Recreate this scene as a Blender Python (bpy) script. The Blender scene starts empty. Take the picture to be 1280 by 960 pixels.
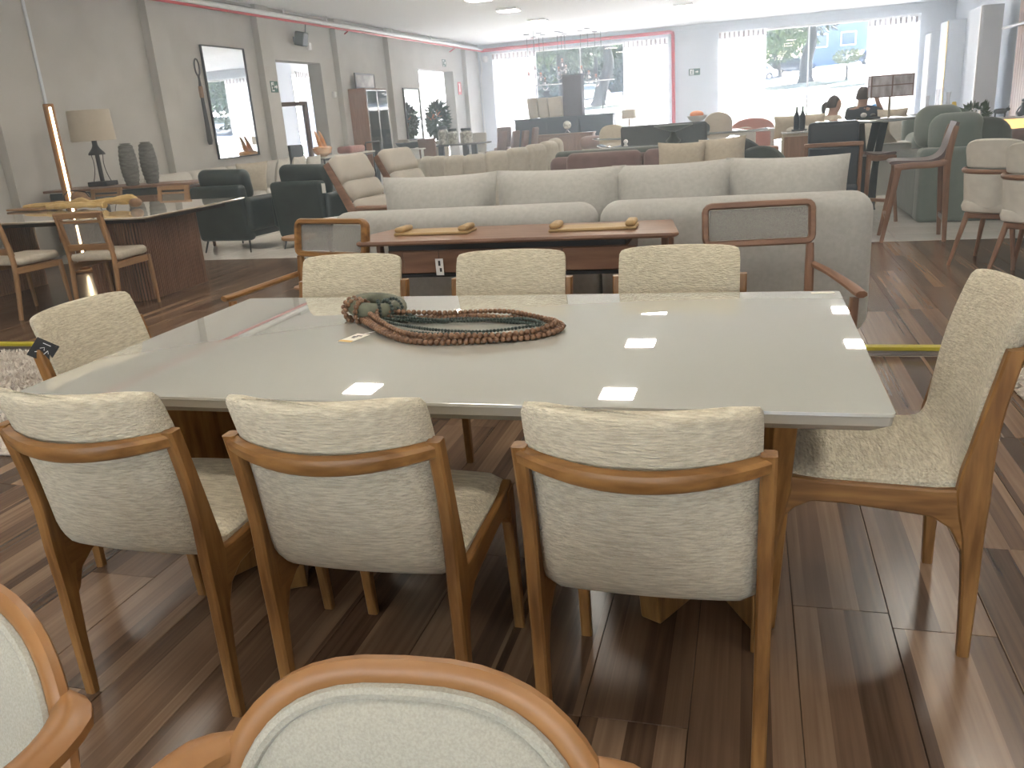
import bpy, math, random
from math import sin, cos, pi, radians, sqrt
from mathutils import Vector, Matrix
random.seed(7)
S = bpy.context.scene
COL = S.collection

# ------------------------------------------------------------------ camera
cd = bpy.data.cameras.new('camera'); cam = bpy.data.objects.new('camera', cd); COL.objects.link(cam)
cd.sensor_width = 36.0; cd.lens = 1043.718 * 36.0 / 1280.0; cd.clip_start = 0.05; cd.clip_end = 400
def cam_axes(yaw, pitch, roll):
    cy, sy, cp, sp = cos(yaw), sin(yaw), cos(pitch), sin(pitch)
    f = Vector((sy*cp, cy*cp, -sp)); r = Vector((cy, -sy, 0)); d = f.cross(r)
    return cos(roll)*r + sin(roll)*d, -sin(roll)*r + cos(roll)*d, f
r_, d_, f_ = cam_axes(-0.286985531, 0.310105675, 0.0727549287)
m = Matrix.Identity(4)
for i in range(3):
    m[i][0], m[i][1], m[i][2] = r_[i], -d_[i], -f_[i]
m[0][3], m[1][3], m[2][3] = 0.0, 0.0, 1.40
cam.matrix_world = m
S.camera = cam

# ------------------------------------------------------------------ world, sun, exposure
W = bpy.data.worlds.new('sky'); S.world = W; W.use_nodes = True
nt = W.node_tree; nt.nodes.clear()
sky = nt.nodes.new('ShaderNodeTexSky'); sky.sky_type = 'NISHITA'; sky.sun_disc = False
sky.sun_elevation = radians(52); sky.sun_rotation = radians(20); sky.air_density = 1.0; sky.dust_density = 2.0
bg = nt.nodes.new('ShaderNodeBackground'); bg.inputs['Strength'].default_value = SKY_STRENGTH = 1.55
ow = nt.nodes.new('ShaderNodeOutputWorld')
hz = nt.nodes.new('ShaderNodeHueSaturation'); hz.inputs['Saturation'].default_value = 0.9   # thin bright overcast haze
nt.links.new(sky.outputs[0], hz.inputs['Color']); nt.links.new(hz.outputs[0], bg.inputs[0]); nt.links.new(bg.outputs[0], ow.inputs[0])
sd = bpy.data.lights.new('sun', 'SUN'); sd.energy = 62.0; sd.angle = radians(0.6); sd.color = (1.0, 0.98, 0.95)
sun = bpy.data.objects.new('sun', sd); COL.objects.link(sun)
sun.rotation_euler = Vector((0.35, 0.75, 1.15)).to_track_quat('Z', 'Y').to_euler()
S.view_settings.view_transform = 'Standard'; S.view_settings.look = 'None'
S.view_settings.gamma = 1.0; S.view_settings.use_curve_mapping = False
S.view_settings.exposure = 0.72
PANEL_LIGHT = 27.0
S.cycles.max_bounces = 8; S.cycles.diffuse_bounces = 4; S.cycles.glossy_bounces = 4
S.cycles.volume_bounces = 1; S.cycles.transmission_bounces = 6; S.cycles.transparent_max_bounces = 8
S.cycles.caustics_reflective = False; S.cycles.caustics_refractive = False
S.cycles.sample_clamp_indirect = 30.0; S.cycles.use_denoising = True

# ------------------------------------------------------------------ materials
def _nodes(name):
    M = bpy.data.materials.new(name); M.use_nodes = True
    n = M.node_tree.nodes; p = n['Principled BSDF']
    return M, n, M.node_tree.links, p
def mat(name, c, rough=0.5, metal=0.0, c2=None, scale=6.0, stretch=(1, 1, 1), bump=0.0, bscale=None, bstretch=None,
        spec=0.5, coat=0.0, coat_ior=1.5, bdist=0.004, sheen=0.0, vary=0.0, detail=4.0, lo=0.35, hi=0.65, emit=None, es=0.0, alpha=1.0, trans=0.0):
    M, n, L, p = _nodes(name)
    p.inputs['Base Color'].default_value = (*c, 1); p.inputs['Roughness'].default_value = rough
    p.inputs['Metallic'].default_value = metal; p.inputs['Specular IOR Level'].default_value = spec
    if coat: p.inputs['Coat Weight'].default_value = coat; p.inputs['Coat Roughness'].default_value = 0.01; p.inputs['Coat IOR'].default_value = coat_ior
    if sheen: p.inputs['Sheen Weight'].default_value = sheen
    if alpha < 1: p.inputs['Alpha'].default_value = alpha
    if trans: p.inputs['Transmission Weight'].default_value = trans
    if emit: p.inputs['Emission Color'].default_value = (*emit, 1); p.inputs['Emission Strength'].default_value = es
    col = None
    if c2 or bump:
        tc = n.new('ShaderNodeTexCoord')
    if c2:
        mp = n.new('ShaderNodeMapping'); mp.inputs['Scale'].default_value = stretch; L.new(tc.outputs['Object'], mp.inputs[0])
        ns = n.new('ShaderNodeTexNoise'); ns.inputs['Scale'].default_value = scale; ns.inputs['Detail'].default_value = detail
        L.new(mp.outputs[0], ns.inputs['Vector'])
        cr = n.new('ShaderNodeValToRGB'); cr.color_ramp.elements[0].position = lo; cr.color_ramp.elements[1].position = hi
        cr.color_ramp.elements[0].color = (*c, 1); cr.color_ramp.elements[1].color = (*c2, 1)
        L.new(ns.outputs['Fac'], cr.inputs[0]); col = cr.outputs[0]
    if vary:
        oi = n.new('ShaderNodeObjectInfo'); hs = n.new('ShaderNodeHueSaturation')
        mr = n.new('ShaderNodeMapRange'); mr.inputs['To Min'].default_value = 1 - vary; mr.inputs['To Max'].default_value = 1 + vary
        L.new(oi.outputs['Random'], mr.inputs[0]); L.new(mr.outputs[0], hs.inputs['Value'])
        if col: L.new(col, hs.inputs['Color'])
        else: hs.inputs['Color'].default_value = (*c, 1)
        col = hs.outputs[0]
    if col: L.new(col, p.inputs['Base Color'])
    if bump:
        mp2 = n.new('ShaderNodeMapping'); mp2.inputs['Scale'].default_value = bstretch or (1, 1, 1); L.new(tc.outputs['Object'], mp2.inputs[0])
        nb = n.new('ShaderNodeTexNoise'); nb.inputs['Scale'].default_value = bscale or 60; nb.inputs['Detail'].default_value = 3
        L.new(mp2.outputs[0], nb.inputs['Vector'])
        bp = n.new('ShaderNodeBump'); bp.inputs['Strength'].default_value = bump; bp.inputs['Distance'].default_value = bdist
        L.new(nb.outputs['Fac'], bp.inputs['Height']); L.new(bp.outputs[0], p.inputs['Normal'])
    return M
def wood(name, c, c2, axis='z', rough=0.38, scale=9.0, vary=0.05):
    st = {'x': (0.12, 1, 1), 'y': (1, 0.12, 1), 'z': (1, 1, 0.12)}[axis]
    st = tuple(v*scale for v in st)
    return mat(name, c, rough, c2=c2, scale=3.2, stretch=st, detail=6, lo=0.3, hi=0.7, vary=vary, bump=0.12, bscale=8, bstretch=st, spec=0.4)
def glow(name, c, s):
    M, n, L, p = _nodes(name); n.remove(p)
    e = n.new('ShaderNodeEmission'); e.inputs[0].default_value = (*c, 1); e.inputs[1].default_value = s
    L.new(e.outputs[0], n['Material Output'].inputs[0]); return M
def glassy(name, tint=(1, 1, 1), ior=1.45, rough=0.0):
    # thin pane: mostly clear with a grazing reflection
    M, n, L, p = _nodes(name); n.remove(p)
    t = n.new('ShaderNodeBsdfTransparent'); t.inputs[0].default_value = (*tint, 1)
    g = n.new('ShaderNodeBsdfGlossy'); g.inputs['Roughness'].default_value = rough
    fr = n.new('ShaderNodeFresnel'); fr.inputs[0].default_value = ior
    mx = n.new('ShaderNodeMixShader')
    L.new(fr.outputs[0], mx.inputs[0]); L.new(t.outputs[0], mx.inputs[1]); L.new(g.outputs[0], mx.inputs[2])
    L.new(mx.outputs[0], n['Material Output'].inputs[0]); return M
def sheer(name, c, clear):
    M, n, L, p = _nodes(name); n.remove(p)
    d = n.new('ShaderNodeBsdfDiffuse'); d.inputs[0].default_value = (*c, 1)
    t = n.new('ShaderNodeBsdfTranslucent'); t.inputs[0].default_value = (*c, 1)
    a = n.new('ShaderNodeMixShader'); a.inputs[0].default_value = 0.6; L.new(d.outputs[0], a.inputs[1]); L.new(t.outputs[0], a.inputs[2])
    tr = n.new('ShaderNodeBsdfTransparent')
    b = n.new('ShaderNodeMixShader'); b.inputs[0].default_value = clear; L.new(a.outputs[0], b.inputs[1]); L.new(tr.outputs[0], b.inputs[2])
    L.new(b.outputs[0], n['Material Output'].inputs[0]); return M
def plank_mat(name, dark, mid, light, strips=3.6, width=0.257, rough=0.24, gain=1.0):
    # each plank is printed with narrow strips of differing brown; strips differ from plank to plank
    M, n, L, p = _nodes(name); p.inputs['Roughness'].default_value = rough; p.inputs['Specular IOR Level'].default_value = 0.5
    tc = n.new('ShaderNodeTexCoord'); oi = n.new('ShaderNodeObjectInfo')
    sx = n.new('ShaderNodeSeparateXYZ'); L.new(tc.outputs['Object'], sx.inputs[0])
    def math_(op, a, b=None):
        q = n.new('ShaderNodeMath'); q.operation = op
        for k, v in enumerate((a, b)):
            if v is None: continue
            if isinstance(v, (int, float)): q.inputs[k].default_value = v
            else: L.new(v, q.inputs[k])
        return q.outputs[0]
    off = math_('MULTIPLY', oi.outputs['Random'], 37.0)
    cx = math_('FLOOR', math_('ADD', math_('MULTIPLY', sx.outputs[0], strips/width), math_('MULTIPLY', off, 0.31)))
    cyo = math_('FLOOR', math_('ADD', math_('MULTIPLY', sx.outputs[1], 0.0), math_('MULTIPLY', cx, 0.37)))
    cmb = n.new('ShaderNodeCombineXYZ'); L.new(cx, cmb.inputs[0]); L.new(cyo, cmb.inputs[1]); L.new(off, cmb.inputs[2])
    wn = n.new('ShaderNodeTexWhiteNoise'); L.new(cmb.outputs[0], wn.inputs[0])
    mp = n.new('ShaderNodeMapping'); mp.inputs['Scale'].default_value = (60, 1.6, 1); L.new(tc.outputs['Object'], mp.inputs[0]); L.new(cmb.outputs[0], mp.inputs['Location'])
    ns = n.new('ShaderNodeTexNoise'); ns.inputs['Scale'].default_value = 1.0; ns.inputs['Detail'].default_value = 6; ns.inputs['Distortion'].default_value = 0.25
    L.new(mp.outputs[0], ns.inputs['Vector'])
    v = math_('ADD', math_('MULTIPLY', wn.outputs[0], 0.55), math_('MULTIPLY', math_('SUBTRACT', ns.outputs['Fac'], 0.25), 0.50))
    cr = n.new('ShaderNodeValToRGB'); e = cr.color_ramp.elements
    e[0].position = 0.08; e[0].color = (*dark, 1); e[1].position = 0.95; e[1].color = (*light, 1)
    x = e.new(0.5); x.color = (*mid, 1)
    L.new(v, cr.inputs[0]); L.new(cr.outputs[0], p.inputs['Base Color'])
    return M

M = {}
M['boucle'] = mat('cream_boucle', (0.50, 0.435, 0.315), 0.95, c2=(0.70, 0.63, 0.48), scale=1.0, stretch=(24, 120, 250), detail=3, bump=1.0, bscale=1.0, bstretch=(60, 170, 260), bdist=.009, sheen=0.2, spec=0.1)
for a in 'xyz': M['oak'+a] = wood('warm_oak_'+a, (0.145, 0.063, 0.018), (0.32, 0.160, 0.052), a, scale=13)
for a in 'xyz': M['walnut'+a] = wood('walnut_'+a, (0.17, 0.088, 0.054), (0.275, 0.155, 0.10), a)
for a in 'xyz': M['tan'+a] = wood('tan_wood_'+a, (0.24, 0.13, 0.06), (0.36, 0.21, 0.105), a)
M['oakplain'] = mat('honey_oak', (0.27, 0.125, 0.043), 0.36, c2=(0.34, 0.165, 0.06), scale=7, detail=5, spec=0.4, bump=.08, bscale=40)
M['pine'] = mat('pale_pine', (0.36, 0.235, 0.10), 0.5, c2=(0.44, 0.30, 0.14), scale=6, stretch=(1, 9, 9))
M['lacquer'] = mat('offwhite_gloss', (0.50, 0.495, 0.44), 0.02, spec=1.0, coat=1.0, coat_ior=2.3)
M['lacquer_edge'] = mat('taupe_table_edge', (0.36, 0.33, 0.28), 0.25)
M['linen'] = mat('beige_linen', (0.36, 0.34, 0.28), 0.95, c2=(0.43, 0.41, 0.34), scale=1.0, stretch=(260, 260, 260), bump=0.35, bscale=400, sheen=0.2, spec=0.1)
M['sofa'] = mat('sofa_weave', (0.40, 0.39, 0.36), 0.95, c2=(0.445, 0.435, 0.405), scale=40, bump=0.3, bscale=260, sheen=0.25, spec=0.1)
M['recl'] = mat('cream_leather', (0.47, 0.43, 0.37), 0.6, c2=(0.53, 0.49, 0.425), scale=4, bump=0.15, bscale=120)
M['white_fab'] = mat('white_fabric', (0.53, 0.51, 0.465), 0.95, c2=(0.58, 0.56, 0.51), scale=20, bump=0.3, bscale=200, spec=0.1)
M['greige'] = mat('greige_cushion', (0.45, 0.40, 0.32), 0.95, c2=(0.50, 0.45, 0.37), scale=30, bump=0.3, bscale=200, spec=0.1)
M['green_leather'] = mat('dark_green_leather', (0.012, 0.022, 0.022), 0.42, c2=(0.020, 0.034, 0.033), scale=5, bump=0.2, bscale=150)
M['sage'] = mat('grey_green_fabric', (0.135, 0.168, 0.155), 0.8, c2=(0.165, 0.20, 0.187), scale=6, bump=0.2, bscale=160, sheen=0.4)
M['sagedark'] = mat('slate_green_velvet', (0.06, 0.075, 0.07), 0.8, c2=(0.08, 0.098, 0.09), scale=6, bump=0.2, bscale=160, sheen=0.4)
M['mauve'] = mat('mauve_brown_fabric', (0.145, 0.09, 0.085), 0.85, c2=(0.175, 0.11, 0.105), scale=8, bump=0.2, bscale=160, sheen=0.3)
M['dkgrey'] = mat('charcoal_fabric', (0.045, 0.052, 0.056), 0.8, c2=(0.06, 0.067, 0.072), scale=8, bump=0.2, bscale=160)
M['brownleather'] = mat('brown_leather', (0.16, 0.085, 0.06), 0.5, c2=(0.2, 0.11, 0.08), scale=6, bump=0.15, bscale=120)
M['black'] = mat('black_metal', (0.012, 0.012, 0.013), 0.4)
M['darkwood'] = wood('dark_wood', (0.025, 0.016, 0.012), (0.05, 0.033, 0.025), 'z')
M['navy'] = mat('navy_lacquer', (0.018, 0.028, 0.045), 0.35)
M['marble'] = mat('cream_marble', (0.74, 0.70, 0.62), 0.05, c2=(0.60, 0.50, 0.36), scale=2.2, detail=8, lo=0.5, hi=0.72, coat=1.0)
M['wall'] = mat('grey_plaster', (0.50, 0.485, 0.455), 0.9, c2=(0.56, 0.545, 0.515), scale=1.6, detail=8, bump=0.15, bscale=14)
M['wall_white'] = mat('white_paint', (0.69, 0.725, 0.77), 0.9, c2=(0.72, 0.755, 0.80), scale=1.0)
M['ceil'] = mat('ceiling_paint', (0.82, 0.82, 0.82), 0.9, c2=(0.84, 0.84, 0.84), scale=0.8)
M['tile'] = mat('pale_floor_tile', (0.68, 0.66, 0.62), 0.16, c2=(0.74, 0.72, 0.68), scale=3, detail=6, vary=0.03)
M['grout'] = mat('tile_grout', (0.35, 0.33, 0.30), 0.8)
M['plank'] = plank_mat('walnut_laminate', (0.054, 0.031, 0.020), (0.178, 0.108, 0.067), (0.36, 0.242, 0.152))
M['under'] = mat('plank_joint', (0.05, 0.032, 0.022), 0.8)
M['yellow'] = mat('yellow_edge_tape', (0.50, 0.42, 0.03), 0.45)
M['alu'] = mat('grey_aluminium', (0.30, 0.26, 0.23), 0.4, metal=0.6)
M['red'] = mat('red_paint', (0.62, 0.02, 0.035), 0.35)
M['white'] = mat('white_plastic', (0.80, 0.80, 0.79), 0.4)
M['paper'] = mat('card_tag', (0.72, 0.69, 0.60), 0.7)
M['kraft'] = mat('ochre_band', (0.62, 0.40, 0.13), 0.7)
M['ink'] = mat('black_ink', (0.03, 0.03, 0.03), 0.6)
M['mirror'] = mat('mirror_glass', (0.86, 0.88, 0.88), 0.0, metal=1.0)
M['glass'] = glassy('clear_glass')
M['panel'] = glow('led_panel', (1.0, 0.94, 0.83), PANEL_LIGHT)
M['sheer_dense'] = sheer('dense_white_curtain', (0.50, 0.50, 0.51), 0.03)
M['sheer_beige'] = sheer('beige_fill_sheer', (0.90, 0.80, 0.66), 0.30)
M['sheer'] = sheer('sheer_curtain', (0.92, 0.92, 0.94), 0.25)
M['greensign'] = mat('green_sign', (0.0, 0.09, 0.055), 0.4)
M['orange'] = mat('orange_glaze', (0.62, 0.20, 0.05), 0.4)
M['terracotta'] = mat('pink_velvet', (0.40, 0.16, 0.12), 0.8, sheen=0.4)
M['brownpanel'] = wood('red_brown_panel', (0.25, 0.12, 0.07), (0.33, 0.17, 0.105), 'z')
M['mauvebox'] = mat('purple_grey_card', (0.085, 0.070, 0.085), 0.7)
M['orange_drum'] = mat('terracotta_leather', (0.42, 0.20, 0.11), 0.6)
M['greycube'] = mat('grey_white_lacquer', (0.64, 0.64, 0.60), 0.5)
M['steel'] = mat('brushed_steel', (0.55, 0.55, 0.56), 0.25, metal=1.0)
M['brass'] = mat('polished_brass', (0.65, 0.42, 0.10), 0.22, metal=1.0)
M['copper'] = mat('copper', (0.55, 0.22, 0.13), 0.25, metal=1.0)

# ------------------------------------------------------------------ geometry builder
class G:
    def __init__(s): s.v = []; s.f = []
    def add(s, vs, fs, T=None):
        o = len(s.v)
        for p in vs:
            p = Vector(p)
            s.v.append(tuple(T @ p) if T is not None else tuple(p))
        s.f += [tuple(i + o for i in f) for f in fs]
        return s
    def box(s, c, d, ch=0.0, rot=None):
        T = Matrix.Translation(c)
        if rot: T = T @ Matrix.Rotation(rot[2], 4, 'Z') @ Matrix.Rotation(rot[1], 4, 'Y') @ Matrix.Rotation(rot[0], 4, 'X')
        hx, hy, hz = (abs(k)/2 for k in d)
        if ch <= 0:
            vs = [(x, y, z) for x in (-hx, hx) for y in (-hy, hy) for z in (-hz, hz)]
            fs = [(0, 1, 3, 2), (4, 6, 7, 5), (0, 4, 5, 1), (2, 3, 7, 6), (0, 2, 6, 4), (1, 5, 7, 3)]
            return s.add(vs, fs, T)
        ch = min(ch, hx*.95, hy*.95, hz*.95)
        vs = []; idx = {}
        for sx in (-1, 1):
            for sy in (-1, 1):
                for sz in (-1, 1):
                    for k in range(3):
                        h = [hx - ch, hy - ch, hz - ch]; h[k] += ch
                        idx[(sx, sy, sz, k)] = len(vs); vs.append((sx*h[0], sy*h[1], sz*h[2]))
        fs = []
        for k in range(3):
            a, b = (k+1) % 3, (k+2) % 3
            for sg in (-1, 1):
                q = []
                for u, w in ((-1, -1), (1, -1), (1, 1), (-1, 1)):
                    t = [0, 0, 0]; t[k] = sg; t[a] = u; t[b] = w; q.append(idx[(*t, k)])
                fs.append(tuple(q) if sg > 0 else tuple(reversed(q)))
            for u in (-1, 1):
                for w in (-1, 1):
                    t0 = [0, 0, 0]; t1 = [0, 0, 0]; t0[k] = -1; t1[k] = 1
                    for t in (t0, t1): t[a] = u; t[b] = w
                    q = (idx[(*t0, a)], idx[(*t1, a)], idx[(*t1, b)], idx[(*t0, b)])
                    fs.append(q if u*w > 0 else tuple(reversed(q)))
        for sx in (-1, 1):
            for sy in (-1, 1):
                for sz in (-1, 1):
                    q = tuple(idx[(sx, sy, sz, k)] for k in range(3))
                    fs.append(q if sx*sy*sz > 0 else tuple(reversed(q)))
        return s.add(vs, fs, T)
    def rings(s, R, closed=True, cap=True, loop=False, T=None):
        n = len(R[0]); vs = [p for r in R for p in r]; fs = []
        m = len(R)
        for i in range(m if loop else m-1):
            j = (i+1) % m
            for k in range(n if closed else n-1):
                l = (k+1) % n
                fs.append((i*n+k, i*n+l, j*n+l, j*n+k))
        if cap and closed and not loop:
            fs.append(tuple(reversed(range(n)))); fs.append(tuple((m-1)*n + k for k in range(n)))
        return s.add(vs, fs, T)
    def lathe(s, prof, c=(0, 0, 0), n=20, T=None):
        R = [[(c[0]+max(r, 1e-4)*cos(2*pi*k/n), c[1]+max(r, 1e-4)*sin(2*pi*k/n), c[2]+z) for k in range(n)] for r, z in prof]
        return s.rings(R, T=T)
    def sweep(s, pts, w, h=None, up=(0, 0, 1), sec='box', n=8, loop=False, ch=0.22):
        # w, h: full width / height, scalars or lists; sec 'box' (chamfered) or 'round'
        P = [Vector(p) for p in pts]; N = len(P); h = h if h is not None else w
        wl = w if isinstance(w, (list, tuple)) else [w]*N
        hl = h if isinstance(h, (list, tuple)) else [h]*N
        if sec == 'box':
            k = ch
            sh = [(-.5+k, -.5), (.5-k, -.5), (.5, -.5+k), (.5, .5-k), (.5-k, .5), (-.5+k, .5), (-.5, .5-k), (-.5, -.5+k)]
        else: sh = [(.5*cos(2*pi*i/n), .5*sin(2*pi*i/n)) for i in range(n)]
        U = Vector(up).normalized(); R = []
        for i in range(N):
            if loop: t = P[(i+1) % N] - P[i-1]
            else: t = P[min(i+1, N-1)] - P[max(i-1, 0)]
            t.normalize(); side = t.cross(U)
            if side.length < 1e-3: side = t.cross(Vector((1, 0, 0)) if abs(t.x) < .9 else Vector((0, 1, 0)))
            side.normalize(); upv = side.cross(t).normalized()
            if sec == 'round' and not loop: U = upv
            R.append([P[i] + side*(a*wl[i]) + upv*(b*hl[i]) for a, b in sh])
        return s.rings(R, loop=loop)
    def tube(s, pts, r, n=8, loop=False):
        P = list(pts)
        rr = [2*x for x in r] if isinstance(r, (list, tuple)) else 2*r
        t = Vector(P[1]) - Vector(P[0]); up = (0, 0, 1) if abs(t.normalized().z) < .95 else (0, 1, 0)
        return s.sweep(P, rr, None, up, 'round', n, loop)
    def rbox(s, c, d, r=0.04, k=3, rot=None):
        # rounded box: a sphere's octants pushed apart
        T = Matrix.Translation(c)
        if rot: T = T @ Matrix.Rotation(rot[2], 4, 'Z') @ Matrix.Rotation(rot[1], 4, 'Y') @ Matrix.Rotation(rot[0], 4, 'X')
        r = min(r, min(d)/2*.999); a = [q/2 - r for q in d]
        lon = [(q*pi/2 + j*pi/2/k, q) for q in range(4) for j in range(k+1)]
        lat = [(-pi/2 + j*pi/2/k, -1) for j in range(k+1)] + [(j*pi/2/k, 1) for j in range(k+1)]
        sg = [(1, 1), (-1, 1), (-1, -1), (1, -1)]
        R = [[(sg[q][0]*a[0] + r*cos(la)*cos(lo), sg[q][1]*a[1] + r*cos(la)*sin(lo), z*a[2] + r*sin(la)) for lo, q in lon] for la, z in lat]
        return s.rings(R, T=T)
    def super(s, c, d, e=0.35, n=20, m=12, rot=None, e2=None):
        T = Matrix.Translation(c); e2 = e2 or e
        if rot: T = T @ Matrix.Rotation(rot[2], 4, 'Z') @ Matrix.Rotation(rot[1], 4, 'Y') @ Matrix.Rotation(rot[0], 4, 'X')
        f = lambda v, p: (abs(v)**p)*(1 if v >= 0 else -1)
        R = []
        for i in range(m+1):
            la = -pi/2 + pi*i/m
            if i in (0, m): la *= .985
            R.append([(d[0]/2*f(cos(la), e2)*f(cos(2*pi*k/n), e), d[1]/2*f(cos(la), e2)*f(sin(2*pi*k/n), e), d[2]/2*f(sin(la), e2)) for k in range(n)])
        return s.rings(R, T=T)
    def pillow(s, c, w, h, t, rot=None, n=9, pinch=0.06):
        # stuffed cushion in the local XZ plane, thickness along Y
        T = Matrix.Translation(c)
        if rot: T = T @ Matrix.Rotation(rot[2], 4, 'Z') @ Matrix.Rotation(rot[1], 4, 'Y') @ Matrix.Rotation(rot[0], 4, 'X')
        vs = []; fs = []
        for sd in (-1, 1):
            for i in range(n):
                for j in range(n):
                    u = -1 + 2*i/(n-1); v = -1 + 2*j/(n-1)
                    th = ((1-abs(u)**2.6)*(1-abs(v)**2.6))**.45
                    x = u*(1 - pinch*(1-v*v)); z = v*(1 - pinch*(1-u*u))
                    vs.append((x*w/2, sd*(th*t/2 + .004), z*h/2))
        for sd in (0, 1):
            o = sd*n*n
            for i in range(n-1):
                for j in range(n-1):
                    q = (o+i*n+j, o+(i+1)*n+j, o+(i+1)*n+j+1, o+i*n+j+1)
                    fs.append(q if sd == 0 else tuple(reversed(q)))
        b = [i*n for i in range(n)] + [(n-1)*n+j for j in range(1, n)] + [i*n+n-1 for i in range(n-2, -1, -1)] + [j for j in range(n-2, 0, -1)]
        for k in range(len(b)):
            p, q = b[k], b[(k+1) % len(b)]
            fs.append((q, p, n*n+p, n*n+q))
        return s.add(vs, fs, T)
    def prism(s, out, lo, hi, axis='x', T=None):
        # 2-D outline: axis x -> (y, z), axis y -> (x, z), axis z -> (x, y)
        mk = {'x': lambda a, b, t: (t, a, b), 'y': lambda a, b, t: (a, t, b), 'z': lambda a, b, t: (a, b, t)}[axis]
        return s.rings([[mk(a, b, lo) for a, b in out], [mk(a, b, hi) for a, b in out]], T=T)
    def cyl(s, p0, p1, r0, r1=None, n=12):
        return s.tube([p0, p1], [r0, r0 if r1 is None else r1], n)
    def ball(s, c, r, n=12, m=8):
        d = (r, r, r) if isinstance(r, (int, float)) else r
        R = [[(c[0]+d[0]*cos(la)*cos(2*pi*k/n), c[1]+d[1]*cos(la)*sin(2*pi*k/n), c[2]+d[2]*sin(la)) for k in range(n)] for la in [(-pi/2+pi*i/m)*.985 if i in (0, m) else -pi/2+pi*i/m for i in range(m+1)]]
        return s.rings(R)
    def torus(s, c, R, r, n=28, k=10, T=None):
        Q = [[(c[0]+(R+r*cos(2*pi*j/k))*cos(2*pi*i/n), c[1]+(R+r*cos(2*pi*j/k))*sin(2*pi*i/n), c[2]+r*sin(2*pi*j/k)) for j in range(k)] for i in range(n)]
        return s.rings(Q, loop=True, T=T)
    def mesh(s, name, material, ang=38):
        me = bpy.data.meshes.new(name); me.from_pydata(s.v, [], s.f); me.update()
        if material: me.materials.append(material)
        import bmesh
        b = bmesh.new(); b.from_mesh(me); bmesh.ops.recalc_face_normals(b, faces=b.faces); b.to_mesh(me); b.free()
        if ang > 0:
            me.polygons.foreach_set('use_smooth', [True]*len(me.polygons)); me.set_sharp_from_angle(angle=radians(ang))
        return me

def link(name, me, parent=None, loc=None, rz=None):
    o = bpy.data.objects.new(name, me); COL.objects.link(o)
    if parent: o.parent = parent
    if loc: o.location = loc
    if rz: o.rotation_euler = (0, 0, rz)
    return o
def part(parent, name, g, m, ang=38, bevel=0.0, kind=None, label=None):
    me = g.mesh(name, M[m] if isinstance(m, str) else m, ang)
    o = link(name, me, parent)
    if bevel:
        b = o.modifiers.new('bevel', 'BEVEL'); b.width = bevel; b.segments = 2; b.limit_method = 'ANGLE'; b.angle_limit = radians(40)
    if kind: o['kind'] = kind
    if label: o['label'] = label
    return o
def thing(name, label, cat, loc=(0, 0, 0), rz=0.0, group=None):
    o = link(name, None, None, loc); o.rotation_euler = (0, 0, rz)
    o['label'] = label; o['category'] = cat
    if group: o['group'] = group
    return o
def solo(name, g, m, label, cat, loc=(0, 0, 0), rz=0.0, group=None, ang=38):
    o = link(name, g.mesh(name, M[m] if isinstance(m, str) else m, ang), None, loc); o.rotation_euler = (0, 0, rz)
    o['label'] = label; o['category'] = cat
    if group: o['group'] = group
    return o
def struct(name, g, m, ang=38, parent=None):
    o = link(name, g.mesh(name, M[m] if isinstance(m, str) else m, ang), parent)
    if parent is None: o['kind'] = 'structure'
    return o
KIDS = {}
def dup(root, loc, rz=0.0, label=None, group=None, sc=None):
    def cp(o, parent):
        c = o.copy(); COL.objects.link(c)
        if parent: c.parent = parent
        for ch in list(o.children): cp(ch, c)
        return c
    r = cp(root, None); r.location = loc; r.rotation_euler = (0, 0, rz)
    if label: r['label'] = label
    if group: r['group'] = group
    if sc: r.scale = (sc, sc, sc)
    return r
def arc(cx, cy, r, a0, a1, n=6):
    return [(cx + r*cos(radians(a0+(a1-a0)*i/n)), cy + r*sin(radians(a0+(a1-a0)*i/n))) for i in range(n+1)]
def rrect(w, h, r, n=5, cx=0, cy=0):
    return arc(cx+w/2-r, cy+h/2-r, r, 0, 90, n) + arc(cx-w/2+r, cy+h/2-r, r, 90, 180, n) + arc(cx-w/2+r, cy-h/2+r, r, 180, 270, n) + arc(cx+w/2-r, cy-h/2+r, r, 270, 360, n)
def lerp_path(keys, n):
    # Catmull-Rom through keyed tuples
    K = [tuple(k) for k in keys]; out = []; m = len(K)-1
    for i in range(n+1):
        t = i*m/n; j = min(int(t), m-1); u = t - j
        p0, p1, p2, p3 = K[max(j-1, 0)], K[j], K[j+1], K[min(j+2, m)]
        out.append(tuple(.5*((2*b) + (-a+c)*u + (2*a-5*b+4*c-d)*u*u + (-a+3*b-3*c+d)*u**3) for a, b, c, d in zip(p0, p1, p2, p3)))
    return out
# ------------------------------------------------------------------ setting: shell
ZF = 0.05            # the raised showroom floor beyond the yellow-edged step
CEIL = 3.62; YB = 27.6; XR = 5.45; XL0, XLS = -8.963, 0.01708
YS = 4.78            # front of the step
def xl(y): return XL0 + XLS*y
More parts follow.
